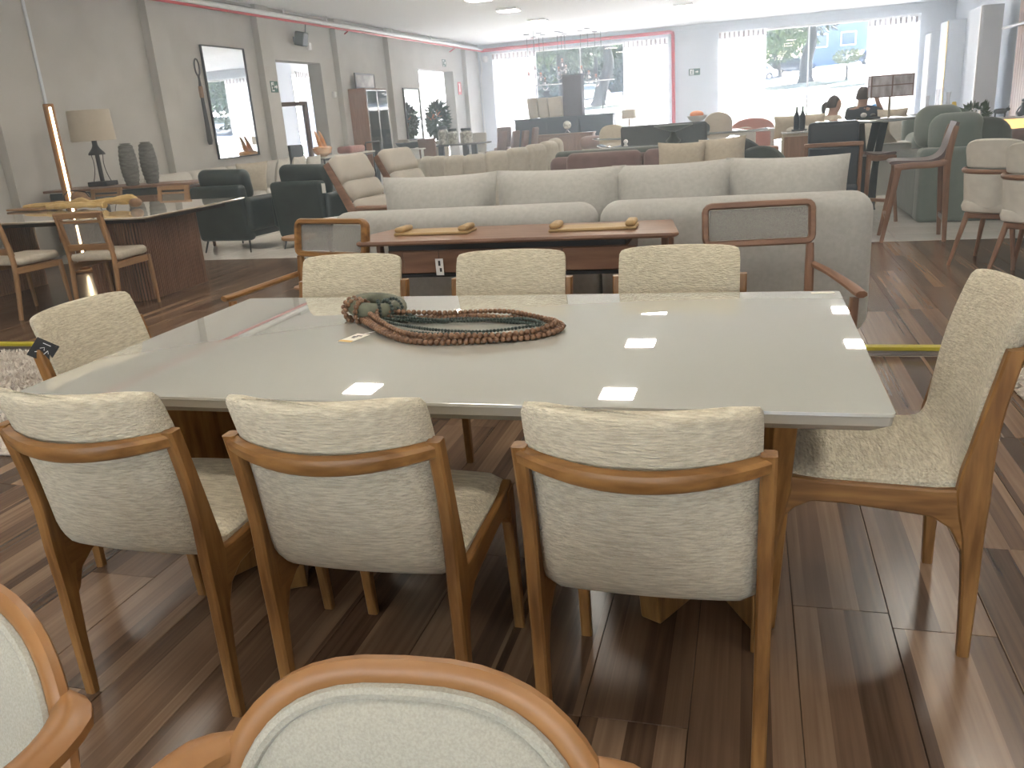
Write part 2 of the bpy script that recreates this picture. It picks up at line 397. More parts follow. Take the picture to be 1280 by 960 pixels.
# near floor (lower) and far floor (raised), planks along Y, tiles beyond y = 8.4
PW = 0.257
def planks(name, x0, x1, y0, y1, z, maxn):
    base = struct(name, G().box(((x0+x1)/2, (y0+y1)/2, z-0.022), (x1-x0, y1-y0, 0.03)), 'under')
    L = 1.28; cache = {}; n = 0
    k0 = math.floor((x0-0.14)/PW); k = k0; rest = G()
    while 0.14 + k*PW < x1 - 0.02:
        a = max(x0, 0.14 + k*PW); b = min(x1, 0.14 + (k+1)*PW)
        y = y0 - random.random()*L*0.9
        if k == 1: y = 2.145 - L*round((2.145-y0)/L + .5)
        while y < y1 - 0.01:
            c0 = max(y, y0); c1 = min(y+L, y1); y += L
            if c1 - c0 < 0.03: continue
            # keep only planks the room view can reach as single pieces
            w, l = b-a-0.0016, c1-c0-0.0016
            key = (round(w, 3), round(l, 3))
            if key not in cache: cache[key] = G().box((0, 0, -0.004), (w, l, 0.008), 0.0012).mesh('plank', M['plank'])
            cx = (a+b)/2; cy = (c0+c1)/2
            vis = cx > -1.02*cy - 0.9 and cx < 0.30*cy + 0.8
            if z > 0: vis = vis and (cx < -2.3 or cx > .3)
            if vis and n < maxn:
                o = link('plank', cache[key], base, (cx, cy, z)); n += 1
            else:
                rest.box((cx, cy, z-0.004), (w, l, 0.008), 0.0012)
        k += 1
    if rest.v:
        o = struct('plank', rest, 'plank', parent=base); o['kind'] = 'stuff'
    return base
planks('floor', -9.0, XR, -3.4, YS, 0.0, 298)
planks('floor', -9.0, XR, YS+0.045, 8.40, ZF, 298)
# step edge: yellow nosing over an aluminium profile, one thing with two parts
st = thing('step_edging', 'yellow strip along the edge of the low step across the whole wooden floor', 'edging', (0, YS, 0))
part(st, 'nosing_strip', G().box((-1.8, 0.022, ZF-0.006), (14.3, 0.056, 0.022), 0.003), 'yellow')
part(st, 'riser_profile', G().box((-1.8, 0.020, 0.016), (14.3, 0.034, 0.030), 0.003).box((-1.8, -0.001, 0.012), (14.3, 0.012, 0.010), 0.003), 'alu')
# tiled floor
tb = struct('floor', G().box((-1.75, 18.0, ZF-0.022), (14.6, 19.2, 0.03)), 'grout')
TS = 0.46; tm = G().box((0, 0, -0.004), (TS-0.004, TS-0.004, 0.008), 0.001).mesh('floor_tile', M['tile']); rest = G(); n = 0
for j in range(42):
    for i in range(-23, 15):
        x = 0.42 + (i+.5)*TS; y = 8.405 + (j+.5)*TS
        if x < -8.9 or x > XR or y > YB: continue
        if n < 290 and -0.86*y < x < 0.26*y + .3: link('floor_tile', tm, tb, (x, y, ZF)); n += 1
        else: rest.box((x, y, ZF-0.004), (TS-0.004, TS-0.004, 0.008))
o = struct('floor_tile', rest, 'tile', parent=tb, ang=0); o['kind'] = 'stuff'
struct('ceiling', G().box((-1.75, 11.9, CEIL+0.05), (15.2, 31.6, 0.1)), 'ceil')
# left wall with two doorways and pilasters
def wall_piece(g, y0, y1, z0, z1, t=0.30, off=0.0):
    g.prism([(xl(y0)-t, y0), (xl(y0)+off, y0), (xl(y1)+off, y1), (xl(y1)-t, y1)], z0, z1, 'z')
D1 = (15.14, 16.99, 2.72); D2 = (22.38, 25.11, 2.77)
g = G()
for y0, y1, z0, z1 in ((-3.5, D1[0], -0.03, CEIL), (D1[0], D1[1], D1[2], CEIL), (D1[1], D2[0], -0.03, CEIL), (D2[0], D2[1], D2[2], CEIL), (D2[1], YB, -0.03, CEIL)):
    wall_piece(g, y0, y1, z0, z1)
wl = struct('wall_left', g, 'wall')
for y in (2.6, 5.6, 8.55, 11.6, 14.58, 17.58, 20.28, 25.99):
    pg = G(); wall_piece(pg, y, y+0.42, 0.0, CEIL-0.001, 0.02, 0.13)
    link('pilaster', pg.mesh('pilaster', M['wall']), wl)
g = G(); wall_piece(g, -3.4, 27.5, 3.575, CEIL-0.001, 0.0, 0.05); struct('trim_1', g, 'wall')
# back wall with two shop windows
W1 = (-8.02, -2.42, 3.34); W2 = (-0.96, 4.57, 3.34)
g = G()
for x0, x1, z0, z1 in ((-9.0, W1[0], -0.03, CEIL), (W1[0], W1[1], W1[2], CEIL), (W1[1], W2[0], -0.03, CEIL), (W2[0], W2[1], W2[2], CEIL), (W2[1], XR+.3, -0.03, CEIL)):
    g.box(((x0+x1)/2, YB+0.12, (z0+z1)/2), (x1-x0, 0.24, z1-z0))
struct('wall_back', g, 'wall_white')
g = G().box((-1.75, YB-0.03, 3.55), (14.4, 0.06, 0.13)); struct('trim_2', g, 'wall_white')
for i, (x0, x1, zt) in enumerate((W1, W2)):
    wn = struct('window_%d' % (i+1), G().box(((x0+x1)/2, YB+0.19, zt-0.03), (x1-x0, 0.06, 0.06), .005).box(((x0+x1)/2, YB+0.19, 0.08), (x1-x0, 0.06, 0.06), .005).box((x0+.025, YB+.19, zt/2), (.05, .06, zt-.1), .005).box((x1-.025, YB+.19, zt/2), (.05, .06, zt-.1), .005), 'white')
    ms = (-5.18,) if i == 0 else (1.62,)
    xs = [x0+.05] + list(ms) + [x1-.05]
    for a in ms: link('mullion', G().box((a, YB+.19, zt/2+.02), (.045, .05, zt-.16), .004).mesh('mullion', M['white']), wn)
    for a, b in zip(xs[:-1], xs[1:]):
        link('pane', G().box(((a+b)/2, YB+.20, zt/2+.02), (b-a-.03, .008, zt-.18)).mesh('pane', M['glass']), wn)
# right wall, wall behind the camera
struct('wall_right', G().box((XR+0.15, 12.0, CEIL/2), (0.3, 31.4, CEIL)), 'wall_white')
struct('wall_front', G().box((-6.6, -3.55, CEIL/2), (5.4, 0.24, CEIL)).box((3.9, -3.55, CEIL/2), (3.9, 0.24, CEIL)).box((-1.0, -3.55, 2.96), (6.0, .24, 1.32)), 'wall')
wn = struct('window_4', G().box((-1.0, -3.55, 2.27), (5.9, .06, .06), .004).box((-1.0, -3.55, .03), (5.9, .06, .06), .004), 'white')  # unseen window, opened for fill light on camera-facing sides
for k in range(4): link('mullion', G().box((-3.9 + 5.8*k/3, -3.55, 1.15), (.05, .06, 2.25), .004).mesh('mullion', M['white']), wn)
struct('ground', G().box((-1.5, -16, -.06), (60, 24.6, .06)), 'wall')
# rooms seen through the two doorways
g = G().box((-11.2, 20.0, -0.012), (4.6, 15.6, 0.1)); struct('floor', g, 'tile')
struct('wall_annex', G().box((-13.0, 27.9, 1.8), (.9, .2, 3.6)).box((-9.1, 27.9, 1.8), (.5, .2, 3.6)).box((-11.2, 27.9, 3.4), (4.6, .2, .4)).box((-11.2, 12.2, 1.8), (4.6, .2, 3.6)).box((-13.4, 18.1, 1.8), (.2, 12.0, 3.6)), 'wall_white')
struct('ceiling', G().box((-11.2, 20.0, 3.55), (4.6, 15.6, .1)), 'ceil')
wn = struct('window_3', G().box((-13.4, 26.0, 3.3), (.16, 3.8, .5)).box((-13.4, 26.0, .1), (.16, 3.8, .2)), 'white')
for y in (24.2, 26.0, 27.8): link('mullion', G().box((-13.4, y, 1.6), (.07, .06, 3.0)).mesh('mullion', M['white']), wn)

# ceiling light panels
def ceiling_light(x, y, lab):
    t = thing('ceiling_light', lab, 'light', (x, y, CEIL), group='square LED ceiling lights')
    part(t, 'housing', G().box((0, 0, -0.026), (0.45, 0.45, 0.05), .004), 'white')
    part(t, 'diffuser', G().box((0, 0, -0.0535), (0.42, 0.42, 0.006)), 'panel', ang=0)
    return t
proto = None
rows = [-1.75, 0.6, 2.95, 5.3, 7.65, 10.0, 12.4, 14.5, 16.9, 19.1, 21.85]  # rows above the wooden floor are unseen, added to brighten the near half
order = ['added rearmost', 'added first', 'added second', 'added third', 'added fourth', 'fifth', 'sixth', 'seventh', 'eighth', 'ninth', 'tenth', 'eleventh']
for xi, (x, nm) in enumerate(((-5.1, 'nearest the plaster wall'), (-1.56, 'of the middle row'), (1.58, 'of the row above the bar table'))):
    for yi, y in enumerate(rows):
        if xi == 2 and (y == 10.0 or y > 18): continue
        lab = 'square white LED ceiling light %s, %s from the front' % (nm, order[yi])
        if proto is None: proto = ceiling_light(x, y, lab)
        else: dup(proto, (x, y, CEIL), 0, lab)

# curtains: pleated sheers with a gathered heading tape
M['tape'] = mat('curtain_tape', (0.42, 0.36, 0.36), 0.9)
def curtain(x0, x1, lab, y=YB-0.10, z0=0.08, z1=3.30, axis='x', m='sheer'):
    t = thing('curtain', lab, 'curtain', ((x0+x1)/2, y, 0) if axis == 'x' else (y, (x0+x1)/2, 0))
    w = x1-x0; n = max(8, int(w/0.035)); R = [[], []]
    for i in range(n+1):
        u = -w/2 + w*i/n; d = 0.035*sin(u*2*pi/0.15) + .012*sin(u*11.3)
        for k, z in enumerate((z0, z1-0.16)):
            R[k].append((u, d, z) if axis == 'x' else (d, u, z))
    part(t, 'sheer_panel', G().rings(R, closed=False), m, ang=180)
    g = G(); p = -w/2+.05
    while p < w/2-.03:
        q = (p, 0, z1-.08) if axis == 'x' else (0, p, z1-.08)
        g.box(q, (.055, .04, .16) if axis == 'x' else (.04, .055, .16), .01); p += .135
    part(t, 'gathered_heading', g, 'tape', kind='stuff')
    q = (0, 0, z1-.07) if axis == 'x' else (0, 0, z1-.07)
    part(t, 'header', G().box(q, (w, .012, .15) if axis == 'x' else (.012, w, .15)), 'sheer')
    part(t, 'rail', G().box((0, 0, z1+.012), (w, .04, .022) if axis == 'x' else (.04, w, .022), .004), 'white')
curtain(-3.95, 1.95, 'beige sheer curtain added over the unseen front window to warm its fill light', y=-3.36, z1=2.5, m='sheer_beige')  # added to warm the fill light through the unseen window
curtain(-8.0, -6.55, 'white sheer curtain drawn aside by the corner with the grey plaster wall')
curtain(-3.80, -2.44, 'white sheer curtain beside the red upright pipe')
curtain(-0.95, 0.42, 'white sheer curtain hanging at the window behind the pink chair')
curtain(3.18, 4.55, 'white sheer curtain behind the large square lamp shade', z1=3.26)
curtain(24.15, 27.75, 'white sheer curtain seen through the doorway under the black loudspeaker', y=-13.2, axis='y', z1=3.1, m='sheer_dense')
curtain(-12.5, -9.4, 'white sheer curtain seen through the doorway with the potted plant', y=27.72, z1=3.2, m='sheer_dense')
# ------------------------------------------------------------------ main dining table
TZ = 0.76
t = thing('dining_table', 'large rectangular off-white gloss dining table with beads lying on it', 'table', (-0.835, 2.367, 0))
def ring_rect(w, d, z, r=0.012):
    return [(x, y, z) for x, y in rrect(w, d, r, 4)]
part(t, 'tabletop', G().rings([ring_rect(2.27, 1.208, TZ-.009), ring_rect(2.272, 1.21, TZ-.008), ring_rect(2.272, 1.21, TZ-.0008), ring_rect(2.2705, 1.2085, TZ)]), 'lacquer', ang=12)
part(t, 'underside_slab', G().rings([ring_rect(2.17, 1.108, TZ-.052), ring_rect(2.20, 1.138, TZ-.052), ring_rect(2.262, 1.200, TZ-.030), ring_rect(2.268, 1.206, TZ-.0095)]), 'lacquer_edge', ang=12)
for sx in (-.70, .74):
    for sg, nm in ((1, 'crossed_board'), (-1, 'crossed_board')):
        g = G()
        a = radians(62)*sg; c = Vector((sx, 0, 0)); dr = Vector((cos(a), sin(a), 0)); pr = Vector((-sin(a), cos(a), 0))*.032
        R = []
        for z, L in ((0.0, .33), (.012, .335), (.70, .42), (.71, .42)):
            q = [c - dr*L - pr, c + dr*L - pr, c + dr*L + pr, c - dr*L + pr]
            R.append([(p.x, p.y, z) for p in q])
        part(t, nm, g.rings(R), 'oakz', bevel=.004)

# ------------------------------------------------------------------ cream dining chairs
def dining_chair(label, loc, rz):
    c = thing('dining_chair', label, 'chair', loc, rz, 'cream dining chairs around the white table')
    # upholstered shell: seat, curve and bowed back in one cover
    path = lerp_path([(.238, .452, .0, .050), (.215, .453, 0, .062), (.08, .450, 0, .064), (-.08, .446, .0, .064), (-.165, .450, .012, .062), (-.205, .485, .025, .056), (-.220, .57, .045, .050), (-.236, .68, .058, .046), (-.258, .775, .064, .043), (-.288, .868, .066, .036), (-.295, .887, .066, .022)], 30)
    R = []; W = .446
    for i, (y, z, bow, th) in enumerate(path):
        j0 = max(i-1, 0); j1 = min(i+1, len(path)-1)
        ty, tz = path[j1][0]-path[j0][0], path[j1][1]-path[j0][1]; l = sqrt(ty*ty+tz*tz) or 1
        ny, nz = -tz/l, ty/l          # points to the sitter's side once flipped below
        if i < 3: w = W - .05*(1 - i/3)**2
        elif i > 26: w = W - .085*((i-26)/4)**2.4
        else: w = W
        if i < 20: w -= 0.0
        nx = 12; top = []; bot = []
        for k in range(nx+1):
            x = -w/2 + w*k/nx; q = 1-(2*x/W)**2
            ed = min(1.0, sqrt(max(0.0, 1-(max(0, abs(2*k/nx-1)-.8)/.2)**2)*.8+.2))
            crown = .008*q if i < 14 else 0
            top.append((x, y - bow*q - ny*(th/2*ed+crown), z - nz*(th/2*ed + crown)))
            bot.append((x, y - bow*q + ny*th/2*ed, z + nz*th/2*ed))
        R.append(top + bot[::-1])
    part(c, 'upholstered_shell', G().rings(R), 'boucle', ang=60)
    for s in (-1, 1):
        rear = lerp_path([(-.240, 0, .027), (-.238, .18, .036), (-.232, .33, .050), (-.224, .44, .074), (-.234, .55, .054), (-.252, .66, .042), (-.280, .790, .038)], 12)
        R = []
        for y, z, w in rear:
            sx = s*(.2285 + .004*(z/.75)); hw = .0150
            R.append([(sx-hw, y-w/2+.005, z), (sx-hw+.005, y-w/2, z), (sx+hw-.005, y-w/2, z), (sx+hw, y-w/2+.005, z), (sx+hw, y+w/2-.005, z), (sx+hw-.005, y+w/2, z), (sx-hw+.005, y+w/2, z), (sx-hw, y+w/2-.005, z)])
        part(c, 'leg', G().rings(R), 'oakz')
        front = lerp_path([(.247, 0, .022), (.236, .15, .029), (.222, .30, .040), (.208, .42, .060), (.204, .458, .058)], 9)
        R = []
        for y, z, w in front:
            sx = s*.2285; hw = .0150
            R.append([(sx-hw, y-w/2+.004, z), (sx-hw+.004, y-w/2, z), (sx+hw-.004, y-w/2, z), (sx+hw, y-w/2+.004, z), (sx+hw, y+w/2-.004, z), (sx+hw-.004, y+w/2, z), (sx-hw+.004, y+w/2, z), (sx-hw, y+w/2-.004, z)])
        part(c, 'leg', G().rings(R), 'oakz')
        top = [(-.222, .475), (-.20, .452), (-.15, .448), (.1, .458), (.225, .474)]
        bot = [(.215, .33), (.195, .355), (.168, .385), (.13, .404), (.06, .402), (-.08, .386), (-.14, .378), (-.182, .350), (-.205, .30), (-.225, .28)]
        a, b = sorted((s*.2155, s*.2415))
        part(c, 'seat_rail', G().prism(bot + top, a, b, 'x'), 'oaky', bevel=.005)
    pts = []
    for k in range(17):
        x = -.229 + .458*k/16; q = 1-(x/.229)**2
        pts.append((x, -.283 - .080*q, .770 - .012*q))
    part(c, 'back_rail', G().sweep(pts, .030, [.034 + .006*(1-(2*k/16-1)**2) for k in range(17)], up=(0, -.25, 1), ch=.2), 'oakx')
    # cross bar under the seat
    part(c, 'cross_bar', G().box((0, .17, .405), (.46, .028, .045), .005), 'oakx')
    return c
GC = 'cream dining chairs around the white table'
c0 = dining_chair('cream dining chair on the near side of the white table, closest to the side-view chair', (-.19, 1.735, 0), 0)
dup(c0, (-.84, 1.74, 0), radians(1), 'cream dining chair in the middle of the near side of the white table')
dup(c0, (-1.455, 1.745, 0), radians(-1), 'cream dining chair on the near side of the white table, next to the shaggy rug')
dup(c0, (-1.595, 2.885, 0), pi, 'cream dining chair on the far side of the table, behind the stone ring')
dup(c0, (-.905, 2.885, 0), pi, 'cream dining chair in the middle of the table far side, behind the beads')
dup(c0, (-.25, 2.885, 0), pi, 'cream dining chair on the table far side, in front of the mesh-backed armchair')
dup(c0, (.30, 2.29, 0), pi/2, 'cream dining chair at the table end seen fully in side view', sc=1.035)
left_chair = dup(c0, (-1.925, 2.33, 0), -pi/2 - radians(1), 'cream dining chair at the table end with a black tag hanging on it')

tg = thing('hang_tag', 'square black hang tag with a white signature on the end chair', 'tag', (-2.185, 2.10, .785))
tg.rotation_euler = (radians(14), radians(38), radians(48))
part(tg, 'card', G().box((0, 0, 0), (.070, .0022, .070), .0008), 'ink')
part(tg, 'signature', G().tube([(-.020, -.0016, -.014), (-.006, -.0016, -.006), (.004, -.0016, -.020), (.012, -.0016, .006), (.018, -.0016, -.004)], .0011, 5)
     .tube([(-.012, -.0016, .004), (-.002, -.0016, .012), (.002, -.0016, .002)], .0009, 5).box((.0, -.0015, .024), (.024, .0008, .002)), 'white', label='white handwritten mark')
part(tg, 'eyelet', G().torus((0, 0, 0), .003, .0009, 12, 6, Matrix.Translation((.027, -.001, .027)) @ Matrix.Rotation(pi/2, 4, 'X')), 'steel')

# ------------------------------------------------------------------ round-backed armchairs in front
def hoop_chair(label, loc, rz):
    c = thing('round_back_armchair', label, 'chair', loc, rz, 'round-backed armchairs in front')
    Tl = Matrix.Translation((0, -.235, .38)) @ Matrix.Rotation(radians(15.5), 4, 'X')
    def hoop(a, h, y, n=28, p=2.78):
        out = []
        for i in range(n+1):
            t = pi*i/n; cx, sx = cos(t), sin(t)
            out.append(Tl @ Vector((a*abs(cx)**(2/p)*(1 if cx >= 0 else -1), y, h*abs(sx)**(2/p))))
        return out
    part(c, 'back_hoop', G().sweep([Tl @ Vector((0.269, 0, -.34))] + hoop(.269, .381, 0) + [Tl @ Vector((-0.269, 0, -.34))], .037, .026, up=(0, 1, .2), ch=.26), 'oakplain', ang=50)
    # padded back
    R = []
    for k, (sc, y) in enumerate(((.70, .022), (.88, .018), (.945, .010), (.985, .004), (.985, -.004), (.945, -.010), (.88, -.018), (.70, -.022))):
        q = hoop(.254, .366, 0); cen = Tl @ Vector((0, 0, .2)); n = Tl.to_3x3() @ Vector((0, 1, 0))
        low = [Tl @ Vector((-.254 + .508*i/8, 0, .0)) for i in range(1, 8)]
        R.append([cen + (p-cen)*sc + n*y for p in q + low])
    part(c, 'back_pad', G().rings(R), 'linen', ang=60)
    for y in (.012, -.012):
        q = [Tl @ (Vector((v.x, y, v.z))) for v in [Matrix.Identity(3) @ (Tl.inverted() @ p) for p in hoop(.248, .360, 0)]]
        part(c, 'piping', G().tube(q, .0105, 8), 'linen')
    for s in (-1, 1):
        arm = lerp_path([(s*.235, -.315, .635), (s*.285, -.285, .632), (s*.315, -.20, .626), (s*.318, -.05, .62), (s*.30, .12, .612), (s*.28, .21, .60)], 16)
        part(c, 'armrest', G().sweep(arm, [.03, .045, .055] + [.062]*10 + [.058, .052, .045, .035], .036, ch=.3), 'oakplain', ang=50)
        part(c, 'leg', G().sweep([(s*.262, .235, 0), (s*.272, .225, .40), (s*.288, .175, .600)], [.026, .042, .036], [.026, .040, .034], up=(0, 1, 0), sec='round', n=12), 'oakz')
        part(c, 'leg', G().sweep([(s*.242, -.25, 0), (s*.247, -.20, .2), (s*.247, -.16, .36)], [.026, .036, .036], [.026, .036, .036], up=(0, 1, 0), sec='round', n=12), 'oakz')
    part(c, 'seat_cushion', G().super((0, .02, .43), (.50, .47, .10), .55, 28, 10), 'linen', ang=70)
    R = [[(a*.255, b*.235+.02, z) for a, b in [(cos(2*pi*k/28), sin(2*pi*k/28)) for k in range(28)]] for z in (.345, .39)]
    part(c, 'seat_frame', G().rings(R), 'oakx')
    return c
h0 = hoop_chair('round-backed wooden armchair with cream pad, centre of the bottom edge of the photo', (-.374, .474, 0), pi + .09)
dup(h0, (-1.26, .566, 0), pi - .30, 'round-backed wooden armchair with cream pad, cut by the left bottom corner of the photo')

# ------------------------------------------------------------------ bead ornament
M['bead'] = mat('brown_wooden_beads', (0.12, 0.056, 0.028), 0.42, c2=(0.25, 0.135, 0.072), scale=70, detail=2)
M['bead2'] = mat('dark_green_beads', (0.022, 0.035, 0.030), 0.35, c2=(0.06, 0.08, 0.068), scale=80, detail=2)
M['stone'] = mat('grey_green_stone', (0.085, 0.092, 0.06), 0.6, c2=(0.15, 0.155, 0.105), scale=25, detail=6, bump=0.3, bscale=90)
bd = thing('bead_ornament', 'bead garland of brown and dark green strands with a grey-green stone ring', 'ornament', (-.9, 2.44, TZ))
T = Matrix.Translation((-.345, .185, .041)) @ Matrix.Rotation(radians(8), 4, 'Y')
part(bd, 'stone_ring', G().torus((0, 0, 0), .076, .029, 36, 14, T), 'stone')
def strand(pts, r, m):
    g = G(); P = [Vector(p) for p in pts]; acc = 0.0; step = 1.86*r; last = P[0]
    for a, b in zip(P[:-1], P[1:]):
        d = (b-a).length; q = acc
        while q < d:
            p = a + (b-a)*(q/d); rr = r*random.uniform(.92, 1.06)
            g.ball((p.x, p.y, max(p.z, rr)), (rr, rr, rr*.95), 7, 5); q += step
        acc = q - d
    part(bd, 'bead_strand', g, m, ang=80, kind='stuff')
def loop(a, b, cx, cy, z, wob, ph, n=90):
    out = []
    for i in range(n+1):
        t = radians(165) - radians(330)*i/n
        x = cx + a*cos(t); y = cy + b*sin(t)
        k = max(0, -cos(t))**2
        y += k*(.16-y)*.75; x += -k*.03
        out.append((x + .006*sin(3*t+ph), y + wob*sin(4*t+ph), z + .012*k + .003*sin(5*t+ph)))
    return out
strand(loop(.350, .165, 0, -.01, .009, .006, .3), .0098, 'bead')
strand(loop(.335, .148, -.005, -.005, .011, .007, 1.2), .0095, 'bead')
strand(loop(.325, .160, .005, -.005, .026, .006, 2.2), .0095, 'bead')
strand(loop(.340, .135, .0, .01, .009, .008, 3.0), .0090, 'bead')
strand(loop(.330, .110, -.01, .01, .007, .012, .9), .0062, 'bead2')
strand(loop(.345, .090, .005, .015, .007, .012, 2.0), .0062, 'bead2')
strand(loop(.325, .070, -.01, .02, .016, .014, 4.0), .0060, 'bead2')
# strands wound round the ring
for k, (a0, mm, r) in enumerate(((200, 'bead', .0098), (228, 'bead', .0098), (255, 'bead', .0095), (300, 'bead2', .0066), (322, 'bead2', .0066), (345, 'bead2', .0064))):
    a = radians(a0); c = Vector((-.345 + .076*cos(a), .185 + .076*sin(a), .036)); ra = Vector((cos(a), sin(a), 0))
    strand([c + (ra*cos(q) + Vector((0, 0, 1))*sin(q))*(.031+r) for q in [radians(-60 + 300*i/26) for i in range(27)]], r, mm)
strand([(-.31, .115, .05), (-.29, .06, .03), (-.25, .0, .012), (-.18, -.07, .010), (-.1, -.12, .010)], .0098, 'bead')
strand([(-.27, .16, .05), (-.22, .13, .03), (-.15, .10, .012), (-.05, .10, .010)], .0066, 'bead2')
tg = thing('price_tag', 'small cream paper tag with an ochre band lying beside the stone ring', 'tag', (-1.205, 2.345, TZ+.001), radians(-14))
part(tg, 'card', G().box((0, 0, .001), (.052, .10, .0015)), 'paper')
part(tg, 'band', G().box((0, -.040, .0021), (.050, .016, .0008)), 'kraft', label='ochre end of the tag')
part(tg, 'print', G().box((-.004, .012, .0021), (.018, .008, .0008)).box((.004, .024, .0021), (.020, .007, .0008)).box((-.002, .0, .0021), (.012, .007, .0008)), 'ink')
part(tg, 'string', G().tube([(.0, .045, .002), (.03, .075, .006), (.015, .10, .012), (-.02, .12, .02)], .0009, 5), 'white')
solo('paper_sticker', G().box((0, 0, .0006), (.075, .022, .0012)), 'paper', 'small pale paper sticker at the far corner of the white table', 'sticker', (.245, 2.945, TZ), .05)

# ------------------------------------------------------------------ shaggy rugs
M['shag'] = mat('shaggy_pile', (0.46, 0.40, 0.34), 1.0, c2=(0.66, 0.61, 0.54), scale=9, detail=4)
def shag_rug(label, x0, x1, y0, y1, n, h=.035):
    t = thing('shaggy_rug', label, 'rug', ((x0+x1)/2, (y0+y1)/2, 0))
    w, d = x1-x0, y1-y0
    part(t, 'backing', G().rbox((0, 0, .009), (w, d, .016), .007, 2), 'shag')
    g = G()
    for _ in range(n):
        x = random.uniform(-w/2, w/2); y = random.uniform(-d/2, d/2); r = random.uniform(.012, .022)
        a = random.uniform(0, 6.3); dx, dy = random.gauss(0, .02), random.gauss(0, .02); hh = h*random.uniform(.6, 1.15)
        b = [(x + r*cos(a+q), y + r*sin(a+q), .014) for q in (0, 2.1, 4.2)]
        g.add(b + [(x+dx, y+dy, .014+hh)], [(0, 1, 3), (1, 2, 3), (2, 0, 3)])
    part(t, 'pile', g, 'shag', ang=0, kind='stuff')
shag_rug('beige shaggy rug on the wooden floor by the tagged end chair', -6.3, -3.38, 2.95, 4.66, 9000)
shag_rug('pale shaggy rug behind the side-view dining chair', 1.22, 2.4, 3.5, 4.5, 2500)
# ------------------------------------------------------------------ desk, trays, mesh-backed armchairs before the step
t = thing('console_desk', 'narrow walnut desk with thin overhanging top and a drawer box, behind the far dining chairs', 'desk', (-1.2, 4.45, 0))
o = [(x, y) for x, y in [(-.86, -.27), (.84, -.27)] + arc(.84, -.24, .03, -90, 0, 3) + [(.80, .24), (-.86, .25), (-.93, .02)]]
part(t, 'desktop', G().rings([[(x*.985, y*.97, .776) for x, y in o], [(x, y, .786) for x, y in o], [(x, y, .796) for x, y in o], [(x*.995, y*.99, .80) for x, y in o]]), 'walnutx')
part(t, 'shadow_gap', G().box((-.05, 0, .757), (1.30, .42, .034)), 'black')
part(t, 'drawer_box', G().box((-.05, .01, .675), (1.32, .42, .13), .004), 'walnutx')
part(t, 'base_strip', G().box((-.05, .01, .600), (1.34, .43, .018)), 'black')
for x, w in ((-.385, .46), (.06, .42), (.465, .38)):
    part(t, 'drawer', G().box((x-.0, -.208, .675), (w, .018, .118), .003), 'walnutx')
for x in (-.79, -.67, .79):
    part(t, 'leg', G().sweep([(x, -.12, 0), (x, -.12, .776)], .036, .05, up=(0, 1, 0)), 'walnutz')
part(t, 'leg', G().sweep([(.79, .2, 0), (.79, .2, .776)], .036, .05, up=(0, 1, 0)), 'walnutz')
tg = thing('price_label', 'white price label hanging from the desk drawer', 'tag', (-1.605, 4.228, .70))
part(tg, 'card', G().box((0, -.006, -.05), (.044, .002, .09)), 'white')
part(tg, 'print', G().box((0, -.0075, -.03), (.012, .001, .028)).box((.006, -.0075, -.066), (.012, .001, .02)), 'ink')
part(tg, 'string', G().tube([(0, 0, .065), (0, -.006, -.008)], .0012, 5), 'ink')
def tray(label, loc, rz, w):
    t = thing('wooden_tray', label, 'tray', loc, rz, 'wooden trays on the desk')
    part(t, 'board', G().box((0, 0, .008), (w, .17, .016), .005), 'pine')
    for s in (-1, 1):
        part(t, 'grip', G().rbox((s*(w/2-.03), -.005, .031), (.055, .155, .03), .0145, 3), 'pine')
tray('wooden tray with two rolled grips on the desk, nearer the plaster wall', (-1.70, 4.46, .80), -.03, .44)
tray('wooden tray with two rolled grips on the desk, nearer the mesh-backed armchair', (-.79, 4.42, .80), .03, .46)

